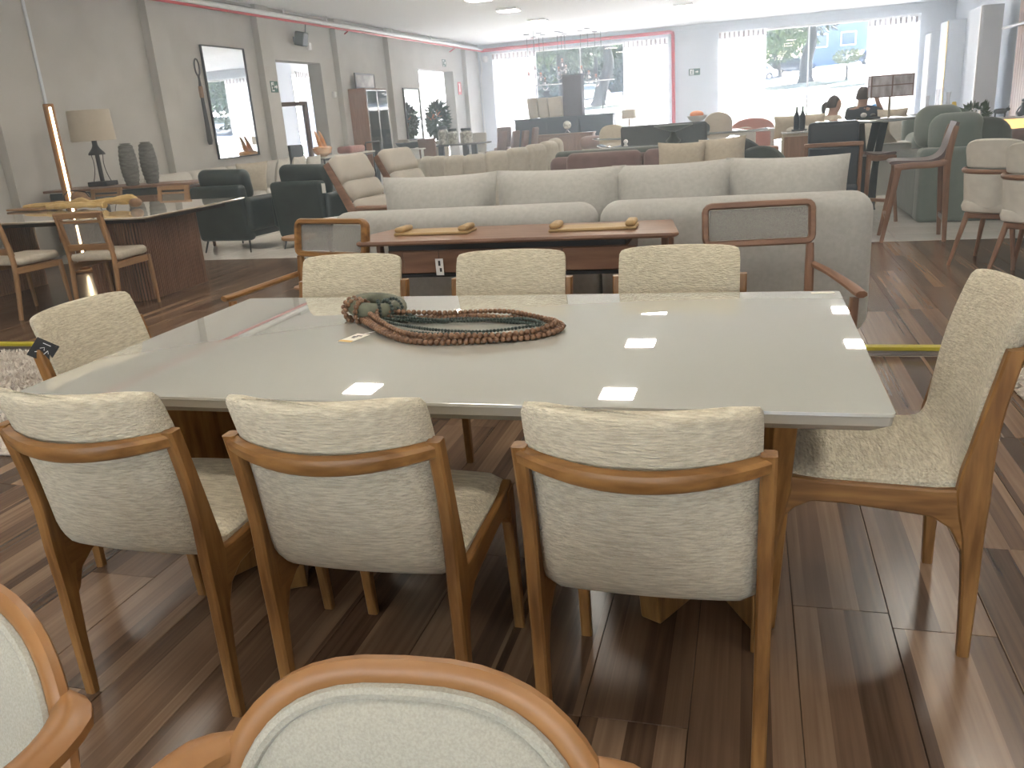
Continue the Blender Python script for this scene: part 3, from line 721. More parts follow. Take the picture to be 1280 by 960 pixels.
M['mesh'] = mat('grey_woven_mesh', (0.26, 0.25, 0.23), 0.8, c2=(0.38, 0.37, 0.34), scale=1, stretch=(300, 300, 300), alpha=.5)
def mesh_armchair(label, loc, rz, m):
    c = thing('wooden_armchair', label, 'chair', loc, rz, 'mesh-backed wooden armchairs')
    Tl = Matrix.Translation((0, -.22, .70)) @ Matrix.Rotation(radians(10), 4, 'X')
    w, h = .555, .235
    loop = [(x, z+h/2) for x, z in rrect(w-.05, h-.05, .03, 3)]
    part(c, 'back_frame', G().sweep([Tl @ Vector((x, 0, z)) for x, z in loop], .032, .052, up=Tl.to_3x3() @ Vector((0, 1, 0)), loop=True, ch=.2), m+'x')
    part(c, 'mesh_panel', G().add([Tl @ Vector((x, 0, z)) for x in (-w/2+.045, w/2-.045) for z in (.045, h-.045)] + [Tl @ Vector((x, -.004, z)) for x in (-w/2+.045, w/2-.045) for z in (.045, h-.045)], [(0, 1, 3, 2), (4, 6, 7, 5), (0, 2, 6, 4), (1, 5, 7, 3), (0, 4, 5, 1), (2, 3, 7, 6)]), 'mesh')
    for s in (-1, 1):
        part(c, 'leg', G().sweep([(s*.243, -.26, 0), (s*.243, -.215, .40), (s*.243, -.215, .62), (s*.243, -.222, .715)], [.03, .042, .040, .034], [.03, .042, .04, .034], up=(0, 1, 0)), m+'z')
        part(c, 'leg', G().sweep([(s*.33, .25, 0), (s*.345, .235, .35), (s*.355, .22, .535)], [.026, .04, .036], [.03, .045, .04], up=(0, 1, 0)), m+'z')
        part(c, 'armrest', G().sweep(lerp_path([(s*.25, -.225, .615), (s*.31, -.10, .592), (s*.36, .10, .566), (s*.375, .26, .555)], 10), [.03, .034, .038, .042, .046, .05, .052, .054, .056, .056, .05], .030, ch=.3), m+'y')
        part(c, 'side_rail', G().box((s*.30, .02, .365), (.03, .48, .05), .006, (0, 0, -s*.22)), m+'y')
    part(c, 'seat_cushion', G().rbox((0, .02, .42), (.58, .52, .09), .04, 4), 'greige')
    part(c, 'front_rail', G().box((0, .245, .36), (.66, .03, .05), .006), m+'x')
    return c
mesh_armchair('wooden armchair with grey mesh back panel in front of the beige sofa end', (.075, 4.05, 0), pi + radians(7), 'walnut')
mesh_armchair('lighter wooden armchair with open mesh back beside the narrow desk, nearer the plaster wall', (-2.33, 4.06, 0), pi - radians(16), 'oak')

# ------------------------------------------------------------------ big beige sofa seen from behind
t = thing('sofa', 'large beige two-piece sofa seen from behind with four back cushions', 'sofa', (-.95, 5.35, ZF))
for x0, x1 in ((-1.66, .085), (.095, 1.61)):
    part(t, 'back', G().rbox(((x0+x1)/2, -.33, .43), (x1-x0, .26, .80), .115, 5), 'sofa')
    part(t, 'base', G().rbox(((x0+x1)/2, .28, .23), (x1-x0-.02, 1.04, .32), .05, 3), 'sofa')
    part(t, 'seat_cushion', G().rbox(((x0+x1)/2, .30, .42), (x1-x0-.22, .98, .17), .07, 4), 'sofa')
for x in (-1.53, 1.48):
    part(t, 'armrest', G().rbox((x, .30, .30), (.26, 1.02, .46), .1, 4), 'sofa')
for x, w, rz, ry in ((-1.02, .80, .0, .0), (-.21, .84, 0, .01), (.50, .74, 0, -.01), (1.16, .70, .03, .02)):
    part(t, 'back_cushion', G().pillow((x, -.06, .74), w, .56, .30, (radians(-9), ry, rz), 11, .05), 'sofa')
for x in (-1.5, -.1, .2, 1.45):
    for y in (-.3, .65):
        part(t, 'foot', G().cyl((x, y, 0), (x, y, .08), .025), 'black')

# ------------------------------------------------------------------ marble dining table by the wall, with chairs
t = thing('marble_table', 'cream marble-topped dining table on two ribbed dark wood pedestals by the plaster wall', 'table', (-6.42, 6.80, ZF))
part(t, 'tabletop', G().rings([[(x, y, z) for x, y in rrect(3.10-i, 1.56-i, .05, 4)] for z, i in ((.738, .05), (.748, .01), (.757, 0), (.760, .006))]), 'marble', ang=15)
part(t, 'sub_top', G().box((0, 0, .715), (2.8, 1.2, .044)), 'darkwood')
for px in (.98, -.98):
    core = part(t, 'pedestal', G().rings([[(px+x, y-.12, z) for x, y in rrect(.56, .95, .10, 5)] for z in (0.0, .70)]), 'darkwood')
    g = G(); ring = []
    q = rrect(.575, .965, .11, 8); P = [Vector((x, y)) for x, y in q] + [Vector(q[0])]
    acc = .0
    for a, b in zip(P[:-1], P[1:]):
        d = (b-a).length
        while acc < d:
            c = a + (b-a)*(acc/d); ring.append(c); acc += .026
        acc -= d
    for c in ring:
        g.cyl((px+c.x, c.y-.12, .001), (px+c.x, c.y-.12, .694), .0095, n=6)
    part(t, 'ribbing', g, 'walnutz', kind='stuff')
def frame_chair(label, loc, rz):
    c = thing('wooden_dining_chair', label, 'chair', loc, rz, 'tan wooden chairs around the marble table')
    Tl = Matrix.Translation((0, -.215, .52)) @ Matrix.Rotation(radians(12), 4, 'X')
    # open back: top rail, slot, mesh field, lower rail
    for s in (-1, 1):
        part(c, 'leg', G().sweep(lerp_path([(s*.20, -.27, 0), (s*.205, -.235, .25), (s*.205, -.215, .46), (s*.205, -.235, .62), (s*.205, -.275, .83)], 10), .030, [.03, .034, .038, .042, .044, .044, .042, .04, .036, .034, .03], up=(0, 1, 0)), 'tanz')
        part(c, 'back_stile', G().box(tuple(Tl @ Vector((s*.190, .016, .17))), (.055, .02, .33), .004, (radians(12), 0, 0)), 'tanz')
        part(c, 'leg', G().sweep([(s*.222, .235, 0), (s*.215, .215, .43)], [.024, .038], [.026, .042], up=(0, 1, 0)), 'tanz')
        part(c, 'side_rail', G().box((s*.212, 0, .405), (.024, .44, .055), .005), 'tany')
    part(c, 'top_rail', G().box(tuple(Tl @ Vector((0, .010, .315))), (.455, .026, .05), .006, (radians(12), 0, 0)), 'tanx')
    part(c, 'slot_rail', G().box(tuple(Tl @ Vector((0, .012, .258))), (.40, .016, .022), .004, (radians(12), 0, 0)), 'tanx')
    part(c, 'lower_rail', G().box(tuple(Tl @ Vector((0, .010, .045))), (.42, .022, .055), .005, (radians(12), 0, 0)), 'tanx')
    part(c, 'mesh_panel', G().box(tuple(Tl @ Vector((0, .010, .16))), (.33, .006, .18), 0, (radians(12), 0, 0)), 'mesh')
    part(c, 'seat_cushion', G().rings([[(x*k, y*k+.01, z + .02*(y/.24)**2*k) for x, y in rrect(.46, .47, .07, 5)] for z, k in ((.435, .94), (.445, 1), (.475, 1.0), (.492, .95), (.498, .8))]), 'greige', ang=60)
    part(c, 'front_rail', G().box((0, .215, .405), (.42, .024, .05), .005), 'tanx')
    return c
f0 = frame_chair('tan wooden chair on the near side of the marble table, before the ribbed pedestal', (-5.22, 5.92, ZF), radians(4))
dup(f0, (-6.05, 5.80, ZF), radians(-6), 'tan wooden chair at the near side of the marble table, cut by the photo edge')
dup(f0, (-7.50, 8.42, ZF), pi, 'tan wooden chair behind the marble table, in front of the lamp sideboard')
dup(f0, (-6.42, 8.22, ZF), pi + radians(-4), 'tan wooden chair behind the marble table, beside the green leather armchair')
dup(f0, (-7.0, 5.75, ZF), radians(3), 'tan wooden chair on the near side, largely beyond the photo edge')
M['root'] = mat('pale_driftwood', (0.50, 0.33, 0.12), 0.6, c2=(0.62, 0.45, 0.20), scale=9, detail=5, bump=.2, bscale=40)
M['shell'] = mat('brown_husk', (0.16, 0.09, 0.045), .6, c2=(.26, .15, .08), scale=14)
dc = thing('driftwood_centrepiece', 'pale twisted driftwood centrepiece with a brown husk lying on the marble table', 'ornament', (-6.55, 7.10, ZF+.765), -.22)
for k, pts in enumerate(([(-.75, -.05, .03), (-.45, .02, .035), (-.15, -.04, .05), (.2, .0, .04), (.5, .05, .06), (.8, .02, .05)], [(-.6, .05, .03), (-.2, .05, .04), (.1, .03, .075), (.35, -.03, .05), (.62, .0, .08), (.85, .03, .09), (.95, .0, .05)], [(-.3, -.08, .03), (.0, -.07, .035), (.3, -.05, .04), (.55, -.06, .035)])):
    part(dc, 'branch', G().tube(lerp_path(pts, 18), [.02 + .014*abs(sin(i*.7+k)) for i in range(19)], 7), 'root')
part(dc, 'board', G().box((-.62, -.03, .011), (.55, .26, .02), .006), 'tanx')
part(dc, 'husk', G().super((-.05, .12, .085), (.22, .16, .15), .9, 16, 10), 'shell')
part(dc, 'husk', G().super((.92, .0, .045), (.14, .10, .085), .9, 14, 8), 'shell')
part(dc, 'wire', G().tube([(-.28, .1, .0), (-.29, .11, .12), (-.22, .11, .16), (-.1, .11, .17), (.05, .12, .15), (.1, .12, .10)], .006, 6), 'black')

# pole floor lamp with a light strip
lp = thing('pole_lamp', 'round wooden pole floor lamp with a glowing vertical light strip', 'lamp', (-7.26, 7.82, ZF))
M['strip'] = glow('warm_light_strip', (1.0, 0.80, 0.50), 14.0)
part(lp, 'pole', G().lathe([(.052, .03), (.055, .035), (.055, 1.805), (.050, 1.815)], n=20), 'oakz')
part(lp, 'light_strip', G().box((.046, -.031, .93), (.018, .022, 1.70), .003, (0, 0, -.6)), 'strip')
part(lp, 'base', G().lathe([(.14, 0), (.15, .005), (.15, .022), (.14, .03)], n=28), 'oakx')
struct('trim_3', G().box((xl(9.44)+.012, 9.44, 2.72), (.024, .045, 1.75), .004), 'wall_white')

# sideboard with lamp and two vases
t = thing('sideboard', 'walnut sideboard carrying the shaded table lamp and two grey vases', 'sideboard', (-7.60, 9.24, ZF), radians(5))
part(t, 'top', G().box((0, 0, .835), (2.05, .62, .03), .006), 'walnutx')
part(t, 'body', G().box((0, .02, .49), (1.98, .54, .60), .004), 'walnutx')
part(t, 'recess', G().box((0, -.25, .77), (1.94, .02, .08)), 'dkgrey')
for k in range(4): part(t, 'door', G().box((-.735+.49*k, -.262, .46), (.478, .02, .52), .003), 'walnutx')
for x in (-.9, .9):
    for y in (-.2, .22): part(t, 'leg', G().cyl((x, y, 0), (x, y, .20), .02, .026), 'walnutz')
M['shade'] = mat('linen_lamp_shade', (0.52, 0.46, 0.37), .95, c2=(.56, .50, .41), scale=60)
M['iron'] = mat('dark_iron', (0.03, 0.025, 0.026), .55)
lt = thing('table_lamp', 'table lamp with beige drum shade on a dark iron stand, on the walnut sideboard', 'lamp', (-8.12, 9.38, ZF+.85))
part(lt, 'shade', G().rings([[(r*cos(2*pi*k/32), r*sin(2*pi*k/32), z) for k in range(32)] for r, z in ((.268, .565), (.252, .94), (.246, .94), (.262, .565))], loop=True), 'shade')
part(lt, 'base_plate', G().box((0, 0, .03), (.30, .22, .058), .008), 'iron')
part(lt, 'stem', G().cyl((0, 0, .05), (0, 0, .48), .028, .026), 'iron')
part(lt, 'bell', G().lathe([(.10, .39), (.10, .41), (.085, .43), (.05, .47), (.032, .51), (.03, .60), (.012, .62), (.012, .9)], n=20), 'iron')
for s in (-1, 1): part(lt, 'chain', G().tube(lerp_path([(s*.09, 0, .395), (s*.075, 0, .28), (s*.095, 0, .16), (s*.135, 0, .06)], 10), .005, 6), 'iron')
M['vase'] = mat('ribbed_grey_ceramic', (0.10, 0.10, 0.095), .7, c2=(.17, .17, .16), scale=12, stretch=(1, 1, 4), bump=.4, bscale=30, bstretch=(1, 1, 5))
def vase(label, loc):
    pr = []
    for i in range(40):
        z = .50*i/39; u = i/39
        r = .072 + .034*sin(pi*min(1, u*.95)**.9) + .004*sin(u*62)
        pr.append((r if u < .96 else r - (u-.96)*.9, z))
    t = thing('vase', label, 'vase', loc, group='tall grey ribbed vases')
    part(t, 'body', G().lathe(pr, n=22), 'vase', ang=60)
    part(t, 'mouth', G().lathe([(.035, .494), (.05, .506), (.06, .507), (.066, .498)], n=22), 'vase')
vase('tall grey ribbed vase on the sideboard, closer to the drum-shade lamp', (-7.42, 9.08, ZF+.85))
vase('tall grey ribbed vase on the sideboard, nearer the wall mirror', (-7.33, 9.34, ZF+.85))

# ------------------------------------------------------------------ green leather armchairs, white sofa
def leather_chair(label, loc, rz):
    c = thing('leather_armchair', label, 'armchair', loc, rz, 'dark green leather armchairs')
    part(c, 'back', G().rbox((0, -.34, .47), (.76, .14, .66), .05, 4, (radians(6), 0, 0)), 'green_leather')
    part(c, 'back_cushion', G().rbox((.02, -.22, .80), (.70, .19, .36), .085, 4, (radians(10), .03, 0)), 'green_leather')
    part(c, 'seat', G().rbox((0, .04, .34), (.62, .72, .20), .06, 4), 'green_leather')
    part(c, 'seat_base', G().rbox((0, .02, .24), (.76, .78, .14), .05, 3), 'green_leather')
    for s in (-1, 1):
        part(c, 'armrest', G().rbox((s*.385, .02, .45), (.13, .80, .40), .06, 4), 'green_leather')
    for x in (-.30, .30):
        for y, l in ((-.30, -.06), (.32, .05)):
            part(c, 'leg', G().cyl((x*1.12, y+l, 0), (x, y, .19), .009, .014, 8), 'black')
    return c
lc = leather_chair('dark green leather armchair at the end of the marble table', (-6.08, 9.27, ZF), radians(-5))
dup(lc, (-5.02, 9.35, ZF), radians(-11), 'dark green leather armchair with a white tag, beside the cream recliners')
tg = solo('price_label', G().box((0, 0, 0), (.055, .003, .11)), 'white', 'white tag on the back of the green leather armchair beside the recliners', 'tag', (-4.70, 8.885, .76), -.2)
solo('round_rug', G().lathe([(1.0, .0005), (1.0, .003), (.98, .005)], n=48), 'white_fab', 'pale rug under the two green leather armchairs', 'rug', (-5.5, 10.1, ZF))
def long_sofa(name, label, loc, rz, L, D, H, seatn, fab, arm=True, legc='black'):
    t = thing(name, label, 'sofa', loc, rz)
    part(t, 'base', G().rbox((0, 0, .22), (L, D, .24), .05, 3), fab)
    part(t, 'back', G().rbox((0, -D/2+.12, H*.5+.05), (L, .22, H-.12), .09, 4), fab)
    w = (L-(.44 if arm else .04))/seatn
    for k in range(seatn):
        x = -w*seatn/2 + w*(k+.5)
        part(t, 'seat_cushion', G().rbox((x, .10, .40), (w-.012, D-.22, .18), .07, 4), fab)
        part(t, 'back_cushion', G().rbox((x, -D/2+.30, .62), (w-.015, .20, H-.40+.08), .09, 4, (radians(12), 0, 0)), fab)
    if arm:
        for s in (-1, 1): part(t, 'armrest', G().rbox((s*(L/2-.11), .03, .36), (.22, D-.08, .46), .09, 4), fab)
    for x in (-L/2+.15, L/2-.15):
        for y in (-D/2+.12, D/2-.12): part(t, 'foot', G().cyl((x, y, 0), (x, y, .11), .022), legc)
    return t
long_sofa('white_sofa', 'long white sofa along the plaster wall under the mirror', (-8.05, 12.4, ZF), -pi/2, 4.4, 1.0, .86, 4, 'white_fab')
def cushion(label, c, w, h, t, rot, fab, group=None):
    g = G().pillow((0, 0, h/2), w, h, t, None, 9, .07)
    o = solo('throw_pillow', g, fab, label, 'pillow', c, group=group, ang=70)
    o.rotation_euler = rot
    return o
cushion('grey-beige throw pillow standing on the white sofa behind the green leather armchairs', (-7.55, 11.9, .54), .55, .48, .17, (radians(-18), 0, -pi/2 - .5), 'greige')
cushion('white throw pillow on the white sofa, first of three before the glowing doorway', (-7.75, 13.15, .54), .50, .46, .16, (radians(-15), 0, -pi/2+.15), 'white_fab')
cushion('white throw pillow on the white sofa, second of three before the glowing doorway', (-7.72, 13.65, .54), .50, .46, .16, (radians(-15), 0, -pi/2+.1), 'white_fab')
cushion('white throw pillow on the white sofa, third of three, at the arm', (-7.70, 14.15, .54), .48, .44, .16, (radians(-15), 0, -pi/2), 'white_fab')

# ------------------------------------------------------------------ cream recliners and channel sofa
def recliner(label, loc, rz):
    c = thing('lounge_recliner', label, 'armchair', loc, rz, 'cream leather recliners with wooden sides')
    Tb = Matrix.Translation((0, -.10, .44)) @ Matrix.Rotation(radians(28), 4, 'X')
    for k, (z, h, th) in enumerate(((.10, .22, .15), (.31, .22, .15), (.55, .30, .17))):
        g = G().rbox((0, 0, 0), (.60, th, h-.004), .07, 4)
        g.v = [tuple(Tb @ (Vector(p) + Vector((0, .02, z)))) for p in g.v]
        part(c, 'headrest' if k == 2 else 'back_pad', g, 'recl')
    for s in (-1, 1):
        a = Tb @ Vector((s*.315, -.03, .66)); b = Tb @ Vector((s*.315, -.03, -.05))
        part(c, 'side_board', G().sweep([a, b, (s*.315, .50, .33)], .022, [.07, .12, .08], up=(0, 1, .5)), 'walnuty')
        part(c, 'armrest', G().rbox((s*.36, .16, .56), (.09, .50, .05), .02, 3), 'walnuty')
        part(c, 'arm_post', G().box((s*.36, .30, .42), (.04, .05, .26), .008), 'walnutz')
    part(c, 'seat_pad', G().rbox((0, .20, .40), (.60, .58, .17), .07, 4, (radians(8), 0, 0)), 'recl')
    part(c, 'pedestal', G().cyl((0, .1, .03), (0, .1, .34), .04), 'walnutz')
    part(c, 'swivel_base', G().lathe([(.30, 0), (.31, .012), (.28, .03), (.06, .05)], c=(0, .1, 0), n=24), 'walnutx')
    return c
rc = recliner('cream leather recliner with a wooden side board, closer to the green armchairs', (-3.72, 8.30, ZF), radians(-99))
dup(rc, (-3.72, 9.55, ZF), radians(-101), 'cream leather recliner with a wooden side board, farther behind')
t = thing('channel_sofa', 'curved beige sofa with vertical channel tufting, behind the big beige sofa', 'sofa', (-3.40, 11.25, ZF))
M['channel'] = mat('beige_channel_velvet', (0.41, 0.38, 0.325), .9, c2=(.46, .43, .37), scale=20, sheen=.3)
for k in range(9):
    a = radians(-140 + 17.5*k); cx, cy = .35*cos(a)*2.6, .35*sin(a)*2.2
    part(t, 'back_channel', G().rbox((cx, cy, .52 + .06*max(0, (k-3)/5)), (.345, .20, .80 + .10*max(0, (k-3)/5)), .095, 4, (0, 0, a+pi/2)), 'channel')
part(t, 'seat', G().rings([[(.80*cos(2*pi*i/28), .66*sin(2*pi*i/28), z) for i in range(28)] for z in (.08, .40, .44)]), 'channel')

t = thing('wooden_side_table', 'small round wooden side table by the left arm of the light mesh-backed armchair', 'table', (-3.86, 6.72, ZF)); part(t, 'top', G().lathe([(.15, .44), (.155, .445), (.155, .462), (.15, .466)], n=28), 'tanx'); part(t, 'stem', G().cyl((0, 0, .01), (0, 0, .44), .02), 'tanz'); part(t, 'base', G().lathe([(.11, 0), (.11, .012), (.02, .02)], n=20), 'tanx')
t = thing('white_side_table', 'small round white side table on three legs, seen through the open mesh back', 'table', (-4.10, 8.0, ZF)); part(t, 'top', G().lathe([(.21, .43), (.22, .44), (.22, .46), (.21, .465)], n=28), 'white')
for a in (0, 2.1, 4.2): part(t, 'leg', G().cyl((.17*cos(a), .17*sin(a), 0), (.12*cos(a), .12*sin(a), .43), .012), 'walnutz')
# ------------------------------------------------------------------ things on the plaster wall
def on_wall(y): return xl(y)
t = thing('wall_mirror', 'tall black-framed mirror on the plaster wall above the white sofa', 'mirror', (on_wall(13.54)+.002, 13.54, 1.95))
part(t, 'glass', G().box((.016, 0, 0), (.012, 1.24, 1.79)), 'mirror', ang=0)
part(t, 'frame', G().box((.02, -.632, 0), (.04, .022, 1.83), .003).box((.02, .632, 0), (.04, .022, 1.83), .003).box((.02, 0, .905), (.04, 1.28, .02), .003).box((.02, 0, -.905), (.04, 1.28, .02), .003), 'black')
t = thing('wall_mirror', 'narrow black-framed mirror on the wall beside the far doorway', 'mirror', (on_wall(21.7)+.002, 21.7, 1.62))
part(t, 'glass', G().box((.016, 0, 0), (.012, 1.06, 1.24)), 'mirror', ang=0)
part(t, 'frame', G().box((.02, -.545, 0), (.04, .05, 1.30), .003).box((.02, .545, 0), (.04, .05, 1.30), .003).box((.02, 0, .635), (.04, 1.14, .04), .003).box((.02, 0, -.635), (.04, 1.14, .04), .003), 'darkwood')
t = thing('carved_paddle', 'dark carved wooden paddle with a looped handle hanging beside the mirror', 'wall ornament', (on_wall(12.65)+.085, 12.65, 1.95))
lp_ = [(0, .062*sin(2*pi*k/20), .55 - .13*cos(2*pi*k/20)) for k in range(20)]
part(t, 'loop_handle', G().sweep(lp_, .03, .024, up=(1, 0, 0), sec='round', loop=True), 'iron')
part(t, 'shaft', G().tube([(0, 0, .44), (0, .005, .36), (0, 0, .20), (0, 0, .10), (0, .01, -.3), (0, .012, -.60), (0, .012, -.66)], [.022, .016, .03, .026, .035, .045, .03], 10), 'iron')
part(t, 'binding', G().tube([(0, 0, .26), (0, 0, .08)], [.036, .036], 10), 'tanz')
def exit_sign(label, loc, axis, w=.26, h=.20, flip=1):
    t = thing('exit_sign', label, 'sign', loc)
    R_ = Matrix.Rotation(pi/2*flip, 4, 'Z') if axis == 'x' else Matrix.Identity(4)
    def pt(g, name, m):
        g.v = [tuple(R_ @ Vector(p)) for p in g.v]; part(t, name, g, m)
    pt(G().box((0, 0, 0), (w, .008, h), .002), 'plate', 'greensign')
    a = w*.22; y = -.0052
    pt(G().prism([(a-.05, .015), (a, .015), (a, .045), (a+.05, 0), (a, -.045), (a, -.015), (a-.05, -.015)], y-.001, y+.001, 'y'), 'arrow', 'white')
    g = G().box((-a, y, 0), (w*.34, .002, h*.8))
    pt(g, 'door_pictogram', 'white')
    g = G().tube([(-a-.03, y-.002, -.06), (-a-.005, y-.002, -.02), (-a+.004, y-.002, .03)], .011, 6).tube([(-a+.03, y-.002, -.05), (-a+.01, y-.002, -.02), (-a, y-.002, .0)], .010, 6).tube([(-a-.035, y-.002, .01), (-a, y-.002, .03), (-a+.03, y-.002, .005)], .008, 6).ball((-a+.012, y-.002, .055), (.014, .004, .014), 8, 6)
    pt(g, 'running_figure', 'greensign')
exit_sign('green exit sign with a white arrow on the pilaster beside the near doorway', (on_wall(14.85)+.14, 14.82, 2.22), 'x')
exit_sign('small green exit sign above the far doorway', (on_wall(24.4)+.01, 24.4, 2.98), 'x', .30, .20)
exit_sign('green exit sign with a white arrow on the white wall between the shop windows', (-1.66, YB-.006, 2.28), 'y', .34, .19)
t = thing('loudspeaker', 'small black wall loudspeaker above the near doorway', 'speaker', (on_wall(16.0)+.01, 16.0, 3.12))
part(t, 'cabinet', G().box((.17, 0, 0), (.20, .22, .26), .02, (0, radians(14), 0)), 'black')
part(t, 'bracket', G().box((.03, 0, 0), (.06, .06, .10), .004), 'black')
part(t, 'cable', G().tube(lerp_path([(.05, .1, .0), (.05, .30, .02), (.05, .42, .15), (.07, .45, .36)], 12), .012, 6), 'dkgrey')
t = thing('junction_box', 'small white box on the wall to one side of the loudspeaker', 'box', (on_wall(16.55)+.03, 16.55, 3.02))
part(t, 'box', G().box((0, 0, 0), (.06, .10, .14), .008), 'white'); part(t, 'lid', G().box((.032, 0, 0), (.006, .08, .12), .002), 'white')
t = thing('switch_box', 'small white switch box on the wall beside the tall glass cabinet', 'box', (on_wall(17.38)+.03, 17.38, 2.10))
part(t, 'box', G().box((0, 0, 0), (.06, .10, .12), .008), 'white'); part(t, 'lid', G().box((.032, 0, 0), (.006, .07, .09), .002), 'white')
t = thing('fire_sign', 'small red sign with a white emblem on the wall past the far doorway', 'sign', (on_wall(25.55)+.012, 25.55, 2.30))
part(t, 'plate', G().box((0, 0, 0), (.01, .30, .36), .002), 'red')
part(t, 'emblem', G().box((.007, 0, .0), (.003, .10, .20)).box((.007, .0, .12), (.003, .16, .03)), 'white')
def wl_pt(y, dx, z): return (xl(y)+dx, y, z)
ys = [9.0 + 18.4*k/12 for k in range(13)]
t = thing('red_pipe', 'red fire pipe along the plaster wall and around the first shop window', 'pipe', (0, 0, 0))
part(t, 'pipe_run', G().tube([wl_pt(y, .16, 3.425) for y in ys] + [(-8.36, 27.42, 3.435), (-8.30, 27.46, 3.44)] , .024, 10), 'red')
part(t, 'pipe_run', G().tube([(-8.34, 27.46, 3.44), (-6, 27.47, 3.45), (-2.36, 27.47, 3.46), (-2.29, 27.47, 3.43), (-2.28, 27.47, 3.36), (-2.28, 27.47, .12)], .052, 12), 'red')
part(t, 'flange', G().cyl((-2.28, 27.47, ZF), (-2.28, 27.47, .13), .09, .09, 16), 'black')
for y in (18.05, 24.9): part(t, 'hanger', G().tube([wl_pt(y, .02, 3.30), wl_pt(y, .19, 3.385), wl_pt(y, .19, 3.40)], .014, 6), 'red')
t = thing('white_conduit', 'white conduit pipe running above the red pipe on the plaster wall', 'pipe', (0, 0, 0))
part(t, 'pipe_run', G().tube([wl_pt(y, .22, 3.475) for y in ys] + [(-8.3, 27.47, 3.49)], .042, 10), 'white')
part(t, 'drop', G().tube([(-8.38, 27.45, 3.45), (-8.36, 27.50, 2.9), (-8.42, 27.52, 2.6), (-8.42, 27.54, .3)], .018, 8), 'white')
for y in (10.4, 12.9, 15.4, 17.1, 20.4, 23.0, 25.7): part(t, 'hanger', G().box((xl(y)+.215, y, 3.555), (.018, .03, .125), .003).torus((0, 0, 0), .037, .006, 16, 6, Matrix.Translation((xl(y)+.215, y, 3.485)) @ Matrix.Rotation(pi/2, 4, 'X')), 'white')
t = thing('emergency_lamp', 'round white emergency lamp at the corner under the red pipe', 'lamp', (-8.22, YB-.10, 3.18))
part(t, 'globe', G().ball((0, 0, 0), .10, 16, 10), 'white'); part(t, 'mount', G().cyl((0, .06, 0), (0, .1, 0), .05), 'white')

# tall glass cabinet
t = thing('display_cabinet', 'tall brown wooden cabinet with glass doors against the plaster wall', 'cabinet', (-8.39, 18.42, ZF))
part(t, 'side_panel', G().box((0, -.57, 1.075), (.54, .03, 2.15), .004), 'brownpanel')
part(t, 'side_panel', G().box((0, .57, 1.075), (.54, .03, 2.15), .004), 'brownpanel')
part(t, 'back_panel', G().box((-.26, 0, 1.075), (.02, 1.12, 2.13)), 'walnutz')
part(t, 'top_panel', G().box((0, 0, 2.135), (.54, 1.12, .03), .004), 'walnuty'); part(t, 'plinth', G().box((0, 0, .05), (.50, 1.12, .10)), 'darkwood')
for z in (.55, .98, 1.40, 1.80): part(t, 'shelf', G().box((0, 0, z), (.50, 1.10, .012)), 'glass')
for y in (-.28, .28):
    d = part(t, 'door', G().box((.275, y-.27, 1.11), (.02, .022, 2.0), .003).box((.275, y+.27, 1.11), (.02, .022, 2.0), .003).box((.275, y, 2.1), (.02, .55, .022), .003).box((.275, y, .12), (.02, .55, .022), .003), 'steel')
    part(d, 'pane', G().box((.275, y, 1.11), (.006, .53, 1.96)), 'glass')
for k, (y, z, r, h) in enumerate(((-.35, 1.412, .05, .16), (-.12, 1.412, .04, .12), (.2, 1.412, .06, .18), (-.3, .986, .07, .14), (.1, .986, .05, .20), (.35, .986, .04, .10), (-.1, .558, .08, .16), (.3, .558, .06, .2))):
    solo('glassware', G().lathe([(r*.6, 0), (r, h*.3), (r*.8, h*.8), (r, h)], n=14), ('white', 'steel')[k % 2], 'small %s vessel in the tall glass cabinet, %s' % (('white', 'metal')[k % 2], ('top row nearest the side panel', 'top row centre', 'top row farthest from the side panel', 'middle row nearest the side panel', 'middle row centre', 'middle row farthest from the side panel', 'lowest row nearer the side panel', 'lowest row farther from the side panel')[k]), 'vessel', (-8.37, 18.42+y, ZF+z), group='%s vessels in the glass cabinet' % ('white', 'metal')[k % 2])
t = thing('framed_print', 'dark-framed landscape picture standing on top of the tall glass cabinet', 'picture', (-8.45, 18.62, ZF+2.155))
part(t, 'frame', G().box((0, -.5, .17), (.03, .05, .34), .004).box((0, .5, .17), (.03, .05, .34), .004).box((0, 0, .32), (.03, 1.05, .045), .004).box((0, 0, .022), (.03, 1.05, .045), .004), 'darkwood')
M['printm'] = mat('grey_brown_print', (.14, .11, .10), .25, c2=(.42, .38, .36), scale=3.5, detail=5)
part(t, 'picture', G().box((0, 0, .17), (.014, .96, .27)), 'printm')

# console with orange ornament before the near doorway
t = thing('metal_console', 'low dark metal console behind the white sofa at the near doorway', 'console', (-7.9, 15.9, ZF))
part(t, 'top', G().box((0, 0, .84), (.42, 2.3, .03), .004), 'white_fab')
for y in (-1.12, 1.12):
    for x in (-.18, .18): part(t, 'leg', G().box((x, y, .415), (.03, .03, .83), .003), 'black')
part(t, 'rail', G().box((-.18, 0, .80), (.025, 2.25, .025)).box((.18, 0, .80), (.025, 2.25, .025)), 'black')
M['flame'] = mat('amber_glass', (.75, .30, .07), .15, c2=(.85, .62, .42), scale=5)
t = thing('amber_sculpture', 'amber and white glass sculpture with two curved horns on the metal console', 'ornament', (-7.9, 15.1, ZF+.855))
part(t, 'bowl', G().lathe([(.06, 0), (.16, .06), (.19, .16), (.15, .19), (.03, .10)], n=18), 'flame')
for s in (0, 1): part(t, 'horn', G().tube(lerp_path([(0, .16*s, .1), (0, .16*s-.09, .26), (0, .16*s-.15, .38), (0, .16*s-.22, .47)], 10), [.05, .05, .048, .045, .042, .038, .034, .03, .026, .02, .012], 8), 'flame')
